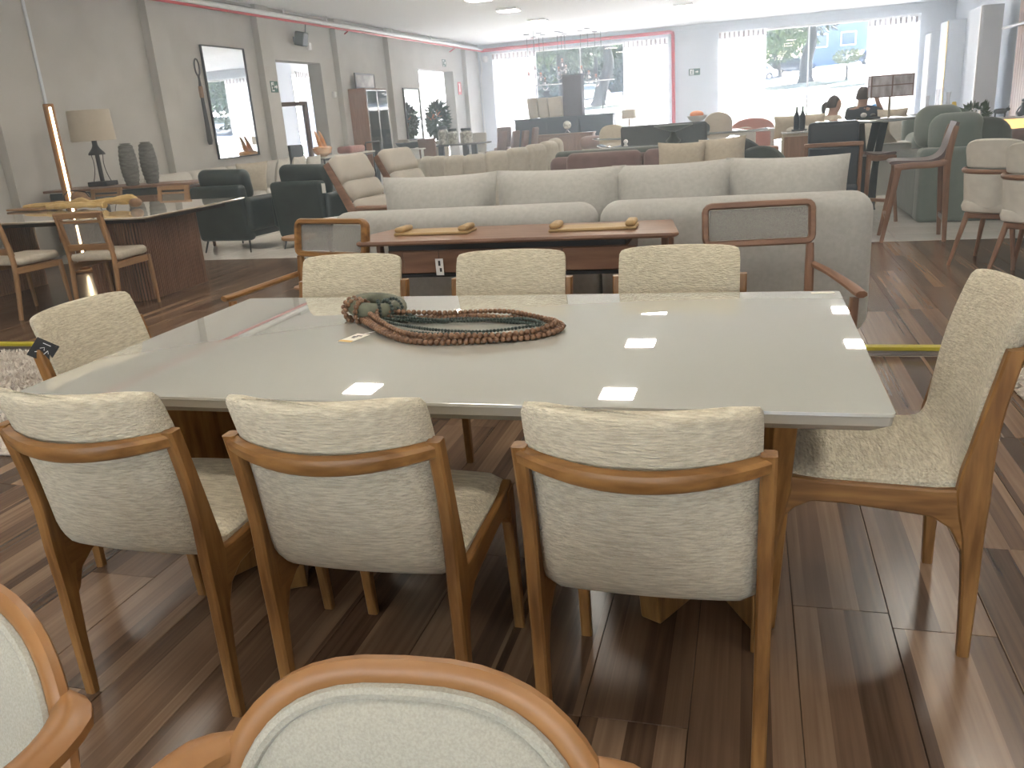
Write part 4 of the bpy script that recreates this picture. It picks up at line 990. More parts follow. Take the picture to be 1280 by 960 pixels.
solo('folded_throw', G().rbox((0, 0, .07), (.34, .7, .14), .06, 3), 'terracotta', 'folded pink throw lying on the metal console at the near doorway', 'blanket', (-7.9, 16.35, ZF+.855))
t = thing('door_frame', 'brown timber door frame standing inside the room beyond the near doorway', 'frame', (-11.5, 20.4, ZF), -.55)
part(t, 'post', G().box((0, -.5, 1.0), (.12, .10, 2.0), .004), 'walnutz'); part(t, 'post', G().box((0, .5, 1.0), (.12, .10, 2.0), .004), 'walnutz'); part(t, 'lintel', G().box((0, 0, 2.03), (.12, 1.1, .10), .004), 'walnuty')
solo('dark_cabinet', G().box((0, 0, .5), (.5, .7, 1.0), .01), 'dkgrey', 'dark cabinet inside the room beyond the near doorway', 'cabinet', (-12.1, 21.2, ZF))
t = thing('towel_rail', 'thin brown rail frame standing by the wall beside the tall glass cabinet', 'rail', (-7.9, 17.55, ZF))
part(t, 'bar', G().tube([(.0, -.5, .0), (0, -.5, .98), (0, -.45, 1.02), (0, .22, 1.02), (0, .27, .98), (0, .27, 0)], .018, 8), 'darkwood')
solo('cube_planter', G().rbox((0, 0, .14), (.24, .24, .28), .03, 3), 'vase', 'dark patterned cube ornament behind the recliner', 'ornament', (-6.9, 15.9, ZF+.62))
solo('side_stand', G().box((0, 0, .31), (.30, .30, .62), .01), 'white', 'white stand under the dark cube ornament', 'stand', (-6.9, 15.9, ZF))

# far plant by the far doorway
M['leaf'] = mat('dark_leaf', (.018, .045, .022), .5, c2=(.05, .10, .04), scale=6, vary=.1)
def leafball(g, c, R, n, L, w, droop=.3):
    for _ in range(n):
        u = Vector((random.gauss(0, 1), random.gauss(0, 1), random.gauss(0, 1))).normalized()
        p = Vector(c) + Vector((u.x*R[0], u.y*R[1], u.z*R[2]))*random.uniform(.35, 1)**.6
        d = (u + Vector((random.gauss(0, .5), random.gauss(0, .5), random.gauss(0, .5) - droop))).normalized()
        s = d.cross(Vector((random.random(), random.random(), random.random()))).normalized()*w*random.uniform(.6, 1.2)
        l = L*random.uniform(.6, 1.25); nrm = d.cross(s).normalized()*.12*l
        g.add([p, p + d*l*.5 + s + nrm, p + d*l - nrm, p + d*l*.5 - s + nrm], [(0, 1, 2), (0, 2, 3)])
def plant(name, label, cat, loc, foliage, pot, stem=None, n=260, L=.24, w=.035, flowers=None):
    t = thing(name, label, cat, loc)
    part(t, 'pot', G().lathe([(pot[0]*.8, 0), (pot[0], pot[1]), (pot[0]*.9, pot[1]), (pot[0]*.85, pot[1]*.92), (.01, pot[1]*.9)], n=20), pot[2])
    g = G(); leafball(g, foliage[0], foliage[1], n, L, w); part(t, 'foliage', g, 'leaf', ang=0, kind='stuff')
    if stem: part(t, 'stem', G().cyl((0, 0, pot[1]*.9), foliage[0], .025, .018), 'darkwood')
    if flowers:
        for f in flowers:
            g = G(); leafball(g, f, (.05, .05, .05), 9, .16, .03, -.3); part(t, 'flower', g, 'orange', ang=0)
    return t
plant('potted_plant', 'large dark leafy plant with orange blooms in a grey pot by the far doorway', 'plant', (-8.10, 22.25, ZF), ((0, 0, 1.38), (.24, .24, .44)), (.24, .84, 'greige'), True, 900, .19, .034, ((.05, -.25, 1.46), (-.10, -.26, 1.42)))

# ------------------------------------------------------------------ oval dark dining table with jars
t = thing('oval_dining_table', 'dark-topped oval dining table carrying three glass jars, near the far doorway', 'table', (-7.25, 20.85, ZF))
part(t, 'tabletop', G().rings([[(1.0*cos(2*pi*k/40)*s, .78*sin(2*pi*k/40)*s, z) for k in range(40)] for s, z in ((.97, .745), (1, .755), (1, .775), (.99, .78))]), M.setdefault('darktop', mat('dark_stone_top', (.10, .085, .08), .12)))
for x, y in ((-.45, -.35), (.45, -.35), (-.45, .35), (.45, .35)): part(t, 'leg', G().box((x, y, .37), (.13, .13, .74), .01), 'dkgrey')
M['jarglass'] = mat('mottled_jar_glass', (.33, .33, .28), .12, c2=(.62, .62, .55), scale=14, detail=2, lo=.42, hi=.55)
for nm, x, y, r, h in (('tallest glass jar with a grey lid, nearest the potted plant', -7.40, 20.62, .135, .44), ('glass jar with a grey lid, middle of the three jars', -7.12, 20.52, .125, .37), ('glass jar with a grey lid, nearest the window corner', -6.80, 20.62, .155, .36)):
    t = thing('storage_jar', nm + ' on the oval table' if len(nm.split()) < 12 else nm, 'jar', (x, y, ZF+.78), group='three glass jars on the oval table')
    part(t, 'body', G().lathe([(r*.9, 0), (r, .03), (r, h*.70), (r*.72, h*.80), (r*.70, h*.84)], n=22), 'jarglass')
    part(t, 'lid', G().lathe([(r*.80, h*.83), (r*.84, h*.85), (r*.84, h*.97), (r*.78, h)], n=22), 'dkgrey')
def brown_chair(label, loc, rz, group, fab='brownleather', sh=.46, bh=.95, metal=True):
    c = thing('upholstered_chair', label, 'chair', loc, rz, group)
    part(c, 'backrest', G().rbox((0, -.20, (sh+bh)/2+.02), (.44, .07, bh-sh+.02), .03, 3, (radians(9), 0, 0)), fab)
    part(c, 'seat', G().rbox((0, .02, sh-.02), (.45, .46, .09), .04, 3), fab)
    for x in (-.19, .19):
        part(c, 'leg', G().cyl((x, .20, 0), (x*.95, .17, sh-.05), .012, .014, 8), 'black')
        part(c, 'leg', G().cyl((x, -.24, 0), (x*.95, -.17, sh-.05), .012, .014, 8), 'black')
    return c
GB = 'brown leather chairs at the oval dining table'
b0 = brown_chair('brown leather chair in front of the oval table, its back to the camera', (-7.40, 19.62, ZF), 0, GB)
for k, (x, y, rz, lab) in enumerate(((-6.55, 22.3, 1.35, 'brown leather chair, first in the row from the oval table to the bar counter'), (-6.04, 21.75, 1.45, 'brown leather chair, second in the row from the oval table to the bar counter'), (-5.65, 21.2, 1.5, 'brown leather chair, third in the row from the oval table to the bar counter'), (-5.26, 20.65, 1.55, 'brown leather chair, last and tallest in the row, closest to the bar counter'))):
    o = dup(b0, (x, y, ZF), rz, lab)
    if k == 3: o.scale = (1, 1, 1.07)
for x, y, rz, lab in ((-8.10, 20.15, .5, 'white chair at the oval table under the narrow mirror'), (-7.05, 22.1, 2.9, 'white chair behind the oval table, by the far doorway')):
    brown_chair(lab, (x, y, ZF), -rz if rz < 2 else rz, 'white chairs at the oval dining table', 'white_fab')
brown_chair('brown chair behind the oval table, at the white curtain', (-7.0, 24.6, ZF), pi, 'brown chair at the curtain', bh=1.02)
t = thing('barrel_chair', 'beige barrel chair behind the second cream recliner', 'armchair', (-4.95, 12.1, ZF))
R = []
for k in range(15):
    a = radians(200 + 10*k - 0); 
    R.append([(.40*cos(a), .38*sin(a), .30), (.40*cos(a), .38*sin(a), .84), (.31*cos(a), .29*sin(a), .84), (.31*cos(a), .29*sin(a), .30)])
part(t, 'backrest', G().rings(R), 'channel', bevel=.02); part(t, 'seat', G().super((0, .02, .40), (.66, .62, .16), .6, 20, 8), 'channel'); part(t, 'base', G().lathe([(.26, 0), (.26, .03), (.05, .05), (.05, .33)], n=18), 'brownleather')
def tiny_table(label, loc, r, h):
    t = thing('side_table', label, 'table', loc, group='small round black side tables')
    part(t, 'top', G().lathe([(r, h-.02), (r+.005, h-.01), (r, h)], n=24), 'black'); part(t, 'stem', G().cyl((0, 0, .01), (0, 0, h-.02), .015), 'black'); part(t, 'base', G().lathe([(r*.7, 0), (r*.7, .012), (.02, .02)], n=20), 'black')
tiny_table('small round black side table, the lower one before the channel sofa', (-4.15, 10.5, ZF), .18, .60)
tiny_table('small round black side table, the taller one by the barrel chair', (-4.35, 12.0, ZF), .22, .66)
solo('coffee_set', G().lathe([(.05, 0), (.06, .05), (.055, .08)], c=(-.05, 0, 0), n=12).lathe([(.035, 0), (.045, .05)], c=(.07, .02, 0), n=12), 'dkgrey', 'dark cups on the taller small round side table', 'cup', (-4.35, 12.0, ZF+.66))
solo('white_table', G().box((0, 0, .755), (1.1, .8, .03), .005).box((-.5, -.35, .37), (.05, .05, .74)).box((.5, -.35, .37), (.05, .05, .74)).box((-.5, .35, .37), (.05, .05, .74)).box((.5, .35, .37), (.05, .05, .74)), 'white', 'small white table below the narrow mirror', 'table', (-7.98, 19.62, ZF))
solo('dark_bowl', G().lathe([(.12, 0), (.28, .06), (.34, .14), (.30, .13), (.05, .05)], n=20), 'dkgrey', 'dark bowl on the small white table below the narrow mirror', 'bowl', (-7.93, 19.6, ZF+.77))

# ------------------------------------------------------------------ bar counter group by the first window
t = thing('bar_counter', 'long dark navy counter in front of the first shop window', 'counter', (-5.05, 24.35, ZF))
part(t, 'body', G().box((0, 0, .60), (2.80, .60, 1.20), .01), 'navy'); part(t, 'top', G().box((0, -.01, 1.215), (2.86, .66, .03), .006), 'navy')
for x in (-.93, 0, .93): part(t, 'front_panel', G().box((x, -.305, .60), (.90, .012, 1.10), .004), 'navy')
for k, (x, lab) in enumerate(((-5.90, 'first from the corner'), (-5.60, 'middle one'), (-5.24, 'beside the tall dark box'))):
    t = thing('box_cushion', 'grey-beige box cushion standing on the navy counter, %s' % lab, 'cushion', (x-.02, 24.25, ZF+1.23), .0, 'box cushions on the navy counter')
    g = G().rbox((0, 0, .27), (.275 if k < 2 else .40, .36, .54), .04, 3, (0, radians(-5), 0)); part(t, 'cushion', g, 'greige')
    part(t, 'top_edge', G().box((-.02, 0, .545), (.24, .30, .012), .004), 'black')
t = thing('tall_box', 'tall dark purple-grey box standing on the navy counter', 'box', (-4.75, 24.2, ZF+1.23))
part(t, 'carton', G().box((0, 0, .53), (.54, .42, 1.06), .01), 'mauvebox' if 'mauvebox' in M else 'dkgrey'); part(t, 'lid', G().box((0, 0, 1.075), (.56, .44, .03), .006), 'dkgrey')
t = thing('curved_sideboard', 'brown wooden sideboard with a globe lamp on it, in front of the navy counter', 'sideboard', (-4.51, 21.75, ZF))
part(t, 'body', G().rings([[(x, y, z) for x, y in rrect(1.46, .50, .12, 5)] for z in (.10, .80)]), 'brownleather'); part(t, 'top', G().rings([[(x, y, z) for x, y in rrect(1.50, .54, .13, 5)] for z in (.80, .83)]), 'walnutx')
for x in (-.47, .02, .47): part(t, 'door', G().box((x, -.252, .45), (.44, .015, .64), .003), 'walnutz')
for x in (-.6, .6): part(t, 'leg', G().box((x, 0, .05), (.05, .4, .10)), 'black')
solo('price_label', G().box((0, 0, 0), (.06, .004, .13)), 'white', 'white label stuck on a door of the brown sideboard', 'label', (-4.78, 21.485, .66))
t = thing('globe_lamp', 'glass globe lamp on crossed legs, on the brown sideboard', 'lamp', (-4.46, 21.7, ZF+.83))
part(t, 'globe', G().ball((0, 0, .20), .105, 18, 12), 'jarglass')
for s in (-1, 1): part(t, 'leg', G().tube([(s*.07, 0, 0), (-s*.03, 0, .12)], .009, 6), 'steel')
t = thing('pendant_chandelier', 'chandelier of ten clear glass pendants hanging from the ceiling before the first window', 'chandelier', (-5.4, 25.6, CEIL))
M['bulbglass'] = glassy('pendant_glass', (.94, .91, .90), 1.18)
pens = [(-.92, -.1, 1.05), (-.95, .85, .85), (-.53, -.22, 1.10), (-.55, .4, 1.22), (0, -.15, .98), (.04, .2, .74), (.01, .83, .90), (.59, .3, .98), (.89, -.2, 1.15), (.89, 1.0, 1.22)]
for x, y, l in pens:
    p = part(t, 'canopy', G().lathe([(.085, -.025), (.09, -.012), (.09, 0)], c=(x, y, 0), n=16), 'black')
    part(p, 'cord', G().cyl((x, y, -.02), (x, y, -l), .006, .006, 5), 'black')
    q = part(t, 'glass_drop', G().lathe([(.02, -.0), (.035, -.05), (.10, -.16), (.11, -.24), (.06, -.32), (.01, -.34)], c=(x, y, -l), n=14), 'bulbglass')
    part(q, 'socket', G().lathe([(.025, .02), (.03, 0), (.028, -.07), (.014, -.09)], c=(x, y, -l), n=10), 'copper')
    part(q, 'bulb', G().ball((x, y, -l-.16), (.03, .03, .05), 8, 6), 'white')
t = thing('hanging_shelf', 'thin metal bar hung below the glass pendants above the navy counter', 'shelf', (-4.9, 24.6, ZF))
part(t, 'bar', G().box((0, 0, 2.12), (2.5, .08, .03), .004), 'steel')
for x in (-1.0, .9): part(t, 'post', G().box((x, 0, 1.68), (.025, .025, .88), .003), 'black'); part(t, 'post', G().box((x, 0, 2.9), (.012, .012, 1.50)), 'black')
t = thing('wall_shelf_lamp', 'square beige lamp shade standing at the window beyond the navy counter', 'lamp', (-3.12, 23.4, ZF))
part(t, 'shade', G().box((0, 0, 1.18), (.34, .34, .24), .015), 'shade'); part(t, 'stem', G().cyl((0, 0, .02), (0, 0, 1.08), .018), 'brass'); part(t, 'base', G().lathe([(.14, 0), (.14, .02), (.02, .03)], n=18), 'brass')

# ------------------------------------------------------------------ middle: dark sofas, oval tables
t = long_sofa('low_sofa', 'low mauve-brown and slate sofa behind the big beige sofa', (-1.18, 9.75, ZF), pi, 2.25, 1.0, .85, 2, 'mauve')
part(t, 'bolster', G().rbox((0, -.46, .83), (2.16, .18, .14), .07, 4), 'sagedark')
part(t, 'corner_bolster', G().rbox((-1.0, .05, .60), (.34, .80, .28), .13, 4), 'sagedark')
part(t, 'corner_bolster', G().rbox((1.06, .05, .56), (.22, .85, .22), .10, 4), 'sagedark')
cushion('grey-beige throw pillow on the low mauve sofa, nearer the window pillar', (-.70, 9.25, .60), .50, .42, .17, (radians(-10), .03, .06), 'greige', None)
cushion('grey-beige throw pillow on the low mauve sofa, nearer the dark bar chairs', (-.28, 9.32, .62), .50, .42, .17, (radians(-12), -.05, -.2), 'greige', None)
def oval_table(label, loc, rx, ry, h, m):
    t = thing('oval_table', label, 'table', loc, group='grey oval tables')
    part(t, 'tabletop', G().rings([[(rx*s*cos(2*pi*k/44), ry*s*sin(2*pi*k/44), z) for k in range(44)] for s, z in ((.95, h-.035), (.995, h-.015), (1, h-.006), (.995, h))]), m)
    part(t, 'pedestal', G().lathe([(.30, 0), (.30, .02), (.16, .10), (.12, .3), (.14, h-.12), (.30, h-.036)], n=24), 'sagedark')
M['darkgloss'] = mat('grey_gloss_top', (.26, .29, .30), .06, coat=1.0)
oval_table('grey glossy oval table carrying the dark pedestal bowl', (-1.13, 12.5, ZF), 1.0, 1.15, .862, 'darkgloss')
oval_table('grey glossy oval table behind the one with the bowl', (-1.2, 15.4, ZF), 1.52, .62, .86, 'darkgloss')
t = thing('pedestal_bowl', 'wide shallow dark bowl on a flared foot, on the front oval table', 'bowl', (-1.03, 12.3, ZF+.862))
part(t, 'bowl', G().lathe([(.03, .12), (.14, .155), (.27, .20), (.265, .212), (.12, .17), (.01, .16)], n=28), 'sagedark'); part(t, 'foot', G().lathe([(.105, 0), (.10, .012), (.05, .06), (.028, .13)], n=20), 'sagedark')
t = thing('small_sphere', 'small white sphere lying on the front oval table', 'ornament', (-1.68, 12.2, ZF+.862)); part(t, 'sphere', G().ball((0, 0, .032), .032), 'white'); part(t, 'base_ring', G().torus((0, 0, .004), .018, .004, 14, 6), 'white')
long_sofa('charcoal_sofa', 'charcoal sofa with its back turned, behind the oval tables', (-1.55, 17.4, ZF), pi*0, 1.62, .95, .98, 2, 'dkgrey')
t = thing('tall_backed_bench', 'dark grey upholstered bench back behind the pedestal bowl', 'sofa', (-1.33, 14.05, ZF)); part(t, 'back', G().rbox((0, 0, .78), (1.36, .14, .56), .05, 4), 'dkgrey'); part(t, 'seat', G().rbox((0, .34, .38), (1.36, .60, .18), .06, 3), 'dkgrey'); part(t, 'base', G().box((0, .3, .15), (1.30, .60, .28)), 'dkgrey')
t = thing('round_ottoman', 'beige round-backed chair beside the charcoal bench', 'chair', (-2.5, 16.5, ZF)); part(t, 'backrest', G().super((0, -.12, .80), (.52, .22, .52), .7, 20, 10), 'greige'); part(t, 'seat', G().super((0, .1, .42), (.52, .52, .18), .6, 20, 8), 'greige'); part(t, 'base', G().cyl((0, .1, 0), (0, .1, .36), .2, .2, 16), 'darkwood')
t = thing('rounded_bench', 'brown rounded bench before the window beyond the sideboard', 'bench', (-3.35, 20.3, ZF)); part(t, 'seat', G().rbox((0, 0, .62), (1.05, .5, .30), .14, 4), 'brownleather'); part(t, 'base', G().box((0, 0, .25), (.9, .4, .46)), 'greige')
t = thing('orange_bowl', 'white and orange bowl on top of the charcoal sofa back', 'bowl', (-.98, 16.98, 1.03)); part(t, 'bowl', G().lathe([(.05, 0), (.16, .08), (.19, .13), (.17, .13), (.02, .03)], n=20), 'white'); part(t, 'filling', G().super((0, 0, .15), (.26, .20, .14), .9, 14, 8), 'orange')
def shell_chair(label, loc, rz, fab, group=None, r=.36, h=.80):
    t = thing('shell_armchair', label, 'armchair', loc, rz, group)
    R = []
    for k in range(17):
        a = radians(180 + 11.25*k); hh = h - .22*(abs(k-8)/8)**2
        R.append([(r*cos(a), r*.92*sin(a), .30), (r*1.04*cos(a), r*.96*sin(a), hh), (r*.86*cos(a), r*.80*sin(a), hh), (r*.80*cos(a), r*.74*sin(a), .30)])
    part(t, 'backrest', G().rings(R), fab, ang=60, bevel=.03); part(t, 'seat', G().super((0, .02, .38), (r*1.75, r*1.75, .18), .6, 22, 8), fab); part(t, 'base', G().lathe([(r*.6, 0), (r*.6, .03), (.04, .05), (.04, .30)], n=18), 'black')
shell_chair('dusty pink rounded shell chair at the second window', (.05, 18.4, ZF), 0, 'terracotta', None, .42, .98)
shell_chair('beige wing chair at the edge of the second window curtain', (-.62, 18.1, ZF), 0, 'greige', None, .27, 1.14)
shell_chair('white rounded chair beside the dusty pink shell chair', (-.18, 16.9, ZF), .4, 'white_fab', None, .28, .86)
shell_chair('slate velvet shell chair behind the throw pillows', (.12, 10.6, ZF), pi, 'sagedark', None, .30, .80)
shell_chair('dark brown shell chair beside the terracotta drum', (.14, 12.0, ZF), -1.2, 'dkgrey', None, .26, .86)
solo('drum_table', G().lathe([(.23, 0), (.24, .02), (.24, .62), (.22, .64)], n=28), 'orange_drum' if 'orange_drum' in M else 'terracotta', 'terracotta drum table with a blue-grey top next to the walnut cube', 'table', (.18, 13.7, ZF))
solo('long_console', G().box((0, 0, .80), (2.3, .34, .04), .006).box((-1.0, 0, .39), (.06, .3, .78)).box((1.0, 0, .39), (.06, .3, .78)), 'steel', 'pale long console table in front of the pink chair', 'table', (-.62, 16.2, ZF))
t = thing('cube_cabinet', 'square walnut cabinet with a pale top carrying a dark bottle set', 'cabinet', (.64, 13.25, ZF))
part(t, 'body', G().box((0, 0, .44), (.38, .50, .78), .005), 'greige'); part(t, 'top', G().box((0, 0, .845), (.41, .53, .025), .004), 'steel'); part(t, 'door', G().box((0, -.255, .44), (.34, .012, .70), .003), 'walnutz')
for x in (-.15, .15): part(t, 'leg', G().box((x, 0, .03), (.03, .4, .06)), 'black')
t = thing('bottle_stand', 'two slim dark bottles on a small tray on the walnut cube cabinet', 'ornament', (.68, 13.2, ZF+.858))
part(t, 'tray', G().lathe([(.10, 0), (.11, .02), (.10, .02), (.01, .008)], n=20), 'dkgrey')
for x in (-.04, .04): part(t, 'bottle', G().lathe([(.035, .012), (.04, .04), (.04, .20), (.012, .27), (.010, .33)], c=(x, 0, 0), n=14), 'navy')

# ------------------------------------------------------------------ bar table, stools, green recliner sofa
t = thing('bar_table', 'high oval bar table with a thin pale top on slanted dark legs', 'table', (1.28, 10.75, ZF))
part(t, 'tabletop', G().rings([[(.56*s*cos(2*pi*k/40), .62*s*sin(2*pi*k/40), z) for k in range(40)] for s, z in ((.96, 1.005), (1, 1.015), (1, 1.028), (.99, 1.032))]), 'darkgloss')
for a, b in (((.10, -.10), (-.05, -.22)), ((.20, .05), (.12, .18)), ((-.05, .12), (.10, -.05))):
    part(t, 'leg', G().sweep([(b[0], b[1], 0), ((a[0]+b[0])/2-.02, (a[1]+b[1])/2, .5), (a[0], a[1], 1.005)], [.10, .07, .09], [.05, .045, .05], up=(0, 1, 0)), 'dkgrey')
t = thing('potted_topiary', 'small dark tray of ornaments on the high bar table', 'ornament', (1.30, 10.75, ZF+1.032)); part(t, 'tray', G().box((0, 0, .01), (.24, .16, .02), .004), 'dkgrey'); part(t, 'pebble', G().ball((-.05, 0, .045), (.035, .03, .028)), 'white'); part(t, 'pebble', G().ball((.05, .01, .04), (.03, .03, .02)), 'vase')
def bar_stool(label, loc, rz, back=True):
    c = thing('bar_stool', label, 'stool', loc, rz, 'brown leather bar stools')
    for s in (-1, 1):
        part(c, 'leg', G().sweep(lerp_path([(s*.21, -.25, 0), (s*.21, -.235, .4), (s*.21, -.225, .70), (s*.21, -.255 if back else -.225, .92 if back else .715), (s*.21, -.275 if back else -.225, 1.00 if back else .725)], 8), .032, [.035, .042, .048, .052, .056, .054, .05, .045, .04], up=(0, 1, 0)), 'walnutz')
        part(c, 'leg', G().sweep([(s*.22, .27, 0), (s*.215, .20, .42), (s*.21, .165, .67)], .032, [.032, .045, .055], up=(0, 1, 0)), 'walnutz')
        part(c, 'side_rail', G().sweep(lerp_path([(s*.21, .20, .665), (s*.21, .05, .68), (s*.21, -.10, .68), (s*.21, -.22, .70)], 6), .034, .055), 'walnuty')
    path = lerp_path([(.235, .700), (.20, .712), (.0, .706), (-.12, .715), (-.20, .77 if back else .73), (-.245, .90 if back else .742), (-.285 if back else -.27, 1.03 if back else .75)], 16)
    R = []
    for i, (y, z) in enumerate(path):
        j0, j1 = max(i-1, 0), min(i+1, 16); ty, tz = path[j1][0]-path[j0][0], path[j1][1]-path[j0][1]; l = sqrt(ty*ty+tz*tz)
        ny, nz = tz/l*.014, -ty/l*.014
        R.append([(-.195, y-ny, z-nz), (.195, y-ny, z-nz), (.195, y+ny, z+nz), (-.195, y+ny, z+nz)])
    part(c, 'leather_shell', G().rings(R), 'stoolleather', ang=50)
    part(c, 'footrest', G().box((0, .235, .22), (.44, .03, .035), .006), 'walnutx')
    part(c, 'footrest_plate', G().box((0, -.245, .20), (.40, .036, .05), .004), 'steel')
    return c
M['stoolleather'] = mat('blue_brown_leather', (.10, .065, .06), .3)
s0 = bar_stool('brown bar stool in side view at the bar table', (1.47, 8.55, ZF), pi/2 - .08)
bar_stool('low-backed brown bar stool half hidden behind the end of the beige sofa', (1.16, 9.66, ZF), -.75, False)
def framed_chair(label, loc, rz, h=.86):
    c = thing('framed_armchair', label, 'chair', loc, rz)
    part(c, 'back_panel', G().box((0, -.23, h-.21), (.46, .05, .40), .012, (radians(6), 0, 0)), 'navydark')
    part(c, 'top_rail', G().box((0, -.25, h+.01), (.54, .04, .04), .006), 'walnutx')
    for s in (-1, 1):
        part(c, 'leg', G().sweep([(s*.25, -.27, 0), (s*.25, -.22, .4), (s*.25, -.25, h)], .035, [.035, .045, .035], up=(0, 1, 0)), 'walnutz'); part(c, 'leg', G().sweep([(s*.25, .25, 0), (s*.25, .23, .44)], .032, [.03, .04], up=(0, 1, 0)), 'walnutz')
        part(c, 'side_rail', G().box((s*.25, 0, .41), (.03, .48, .05), .005), 'walnuty')
    part(c, 'seat', G().rbox((0, 0, .45), (.50, .50, .09), .035, 3), 'navydark')
M['navydark'] = mat('slate_leather', (.04, .05, .062), .5)
framed_chair('wood-framed chair with a slate panel back, just beyond the sofa back cushion', (.78, 9.15, ZF), 0)
t = thing('slate_armchair', 'slate leather bar chair with a padded back, under the high bar table edge', 'chair', (.87, 10.2, ZF))
part(t, 'back', G().rbox((0, -.18, .90), (.52, .09, .30), .04, 4), 'navydark'); part(t, 'seat', G().rbox((0, .05, .68), (.50, .46, .12), .05, 4), 'navydark')
for x in (-.2, .2):
    for y in (-.18, .22): part(t, 'leg', G().box((x, y, .31), (.035, .035, .62), .005), 'black')
t = thing('green_recliner_sofa', 'grey-green recliner sofa with tall rounded headrests, behind the bar stool', 'sofa', (3.02, 10.35, ZF))
part(t, 'back', G().rbox((0, -.68, .37), (2.70, .28, .74), .05, 4), 'sage'); part(t, 'base', G().rbox((0, .10, .22), (2.6, 1.3, .42), .08, 4), 'sage')
part(t, 'armrest', G().rbox((-1.20, .10, .33), (.30, 1.40, .64), .05, 4), 'sage'); part(t, 'armrest', G().rbox((1.26, .10, .36), (.30, 1.36, .66), .12, 4), 'sage')
for k in range(3):
    x = -.80 + .80*k
    part(t, 'seat_cushion', G().rbox((x, .25, .46), (.78, 1.0, .22), .09, 4), 'sage')
for x, z, w in ((-1.12, .93, .46), (-.98, .85, .52)): part(t, 'headrest', G().rbox((x, -.40 - (.9-z)*2.2, z), (w, .32, .44), .15, 5, (radians(-8), 0, 0)), 'sage')
part(t, 'headrest', G().super((-.74, -.50, .78), (.56, .26, .46), .8, 22, 12), 'sagedark')
part(t, 'headrest', G().super((.1, -.40, .76), (.70, .26, .40), .7, 22, 12), 'sage'); part(t, 'headrest', G().super((.85, -.40, .76), (.70, .26, .40), .7, 22, 12), 'sage')
t = thing('green_side_cushion', 'grey-green seat arm folded out beside the white lamp cube', 'armchair', (2.35, 12.9, ZF)); part(t, 'armrest', G().rbox((0, 0, .60), (.55, .7, .24), .11, 4, (0, .18, 0)), 'sage'); part(t, 'seat', G().rbox((.1, .1, .26), (.8, .9, .50), .1, 4), 'sage'); part(t, 'back', G().rbox((.12, .5, .68), (.8, .24, .60), .1, 4), 'sage')
t = thing('lamp_cube', 'grey-white cube side table under the square-shaded lamp', 'table', (1.66, 11.52, ZF)); part(t, 'body', G().box((0, 0, .41), (.42, .42, .62), .012), 'greycube'if 'greycube' in M else 'white_fab')
for x in (-.16, .16):
    for y in (-.16, .16): part(t, 'leg', G().box((x, y, .05), (.03, .03, .10)), 'tanz')
t = thing('square_lamp', 'table lamp with a wide square gridded shade on a conical foot', 'lamp', (1.62, 11.5, ZF+.72))
part(t, 'foot', G().lathe([(.115, 0), (.11, .012), (.035, .10), (.016, .16), (.014, .55)], n=24), 'greige')
M['shadeglass'] = mat('sheer_grey_shade', (.34, .29, .29), .6, c2=(.62, .58, .60), scale=5, stretch=(3, 3, 1), alpha=.88)
part(t, 'shade', G().box((0, 0, .655), (.46, .30, .245)), 'shadeglass', ang=0)
g = G()
for x in (-.23, 0, .23): g.box((x, -.152, .655), (.014, .008, .25)).box((x, .152, .655), (.014, .008, .25))
for z in (.535, .665, .775): g.box((0, -.152, z), (.47, .008, .012)).box((0, .152, z), (.47, .008, .012)).box((-.232, 0, z), (.008, .30, .012)).box((.232, 0, z), (.008, .30, .012))
part(t, 'shade_grid', g, 'brownleather')

# ------------------------------------------------------------------ cream shell chairs and table at the right edge
def cream_chair(label, loc, rz):
    c = thing('cream_shell_chair', label, 'chair', loc, rz, 'cream shell chairs with wooden bands')
    for z0, z1, d in ((.44, .70, 0), (.735, .95, .012)):
        R = []
        for k in range(19):
            a = radians(190 + 160*k/18); e = abs(k-9)/9; q = .96 + .04*(z1 > .9)
            hz = z1 - (.11 if z1 > .9 else 0)*e**3
            R.append([(.245*cos(a), .22*sin(a)-.0, z0), (.255*cos(a), .235*sin(a)-.02, hz), (.215*cos(a), .195*sin(a)-.02, hz), (.205*cos(a), .18*sin(a), z0)])
        part(c, 'back_shell', G().rings(R), 'white_fab', ang=60, bevel=.012)
    band = [(.262*cos(radians(182+176*k/16)), .24*sin(radians(182+176*k/16))-.01, .715) for k in range(17)]
    part(c, 'wood_band', G().sweep(band, .026, .034, ch=.3), 'walnutx')
    part(c, 'seat', G().super((0, .03, .45), (.48, .50, .12), .55, 22, 8), 'white_fab')
    part(c, 'seat_frame', G().box((0, 0, .385), (.36, .36, .05), .01), 'walnutx')
    for s in (-1, 1):
        part(c, 'leg', G().cyl((s*.235, .235, 0), (s*.16, .16, .39), .013, .022, 10), 'walnutz'); part(c, 'leg', G().cyl((s*.235, -.235, 0), (s*.16, -.16, .39), .013, .022, 10), 'walnutz')
    return c
cc = cream_chair('cream shell chair with a wooden band, the more distant of the pair', (1.84, 7.22, ZF), -.62)
dup(cc, (1.96, 6.62, ZF), -.62, 'cream shell chair with a wooden band, the nearer of the pair')
t = thing('round_table', 'pale round table at the cream shell chairs, cut by the photo edge', 'table', (2.75, 7.95, ZF)); part(t, 'tabletop', G().lathe([(.70, .785), (.75, .80), (.75, .815), (.74, .82)], n=48), 'lacquer_edge', ang=20); part(t, 'pedestal', G().lathe([(.32, 0), (.32, .03), (.10, .08), (.09, .70), (.2, .785)], n=24), 'walnutz')

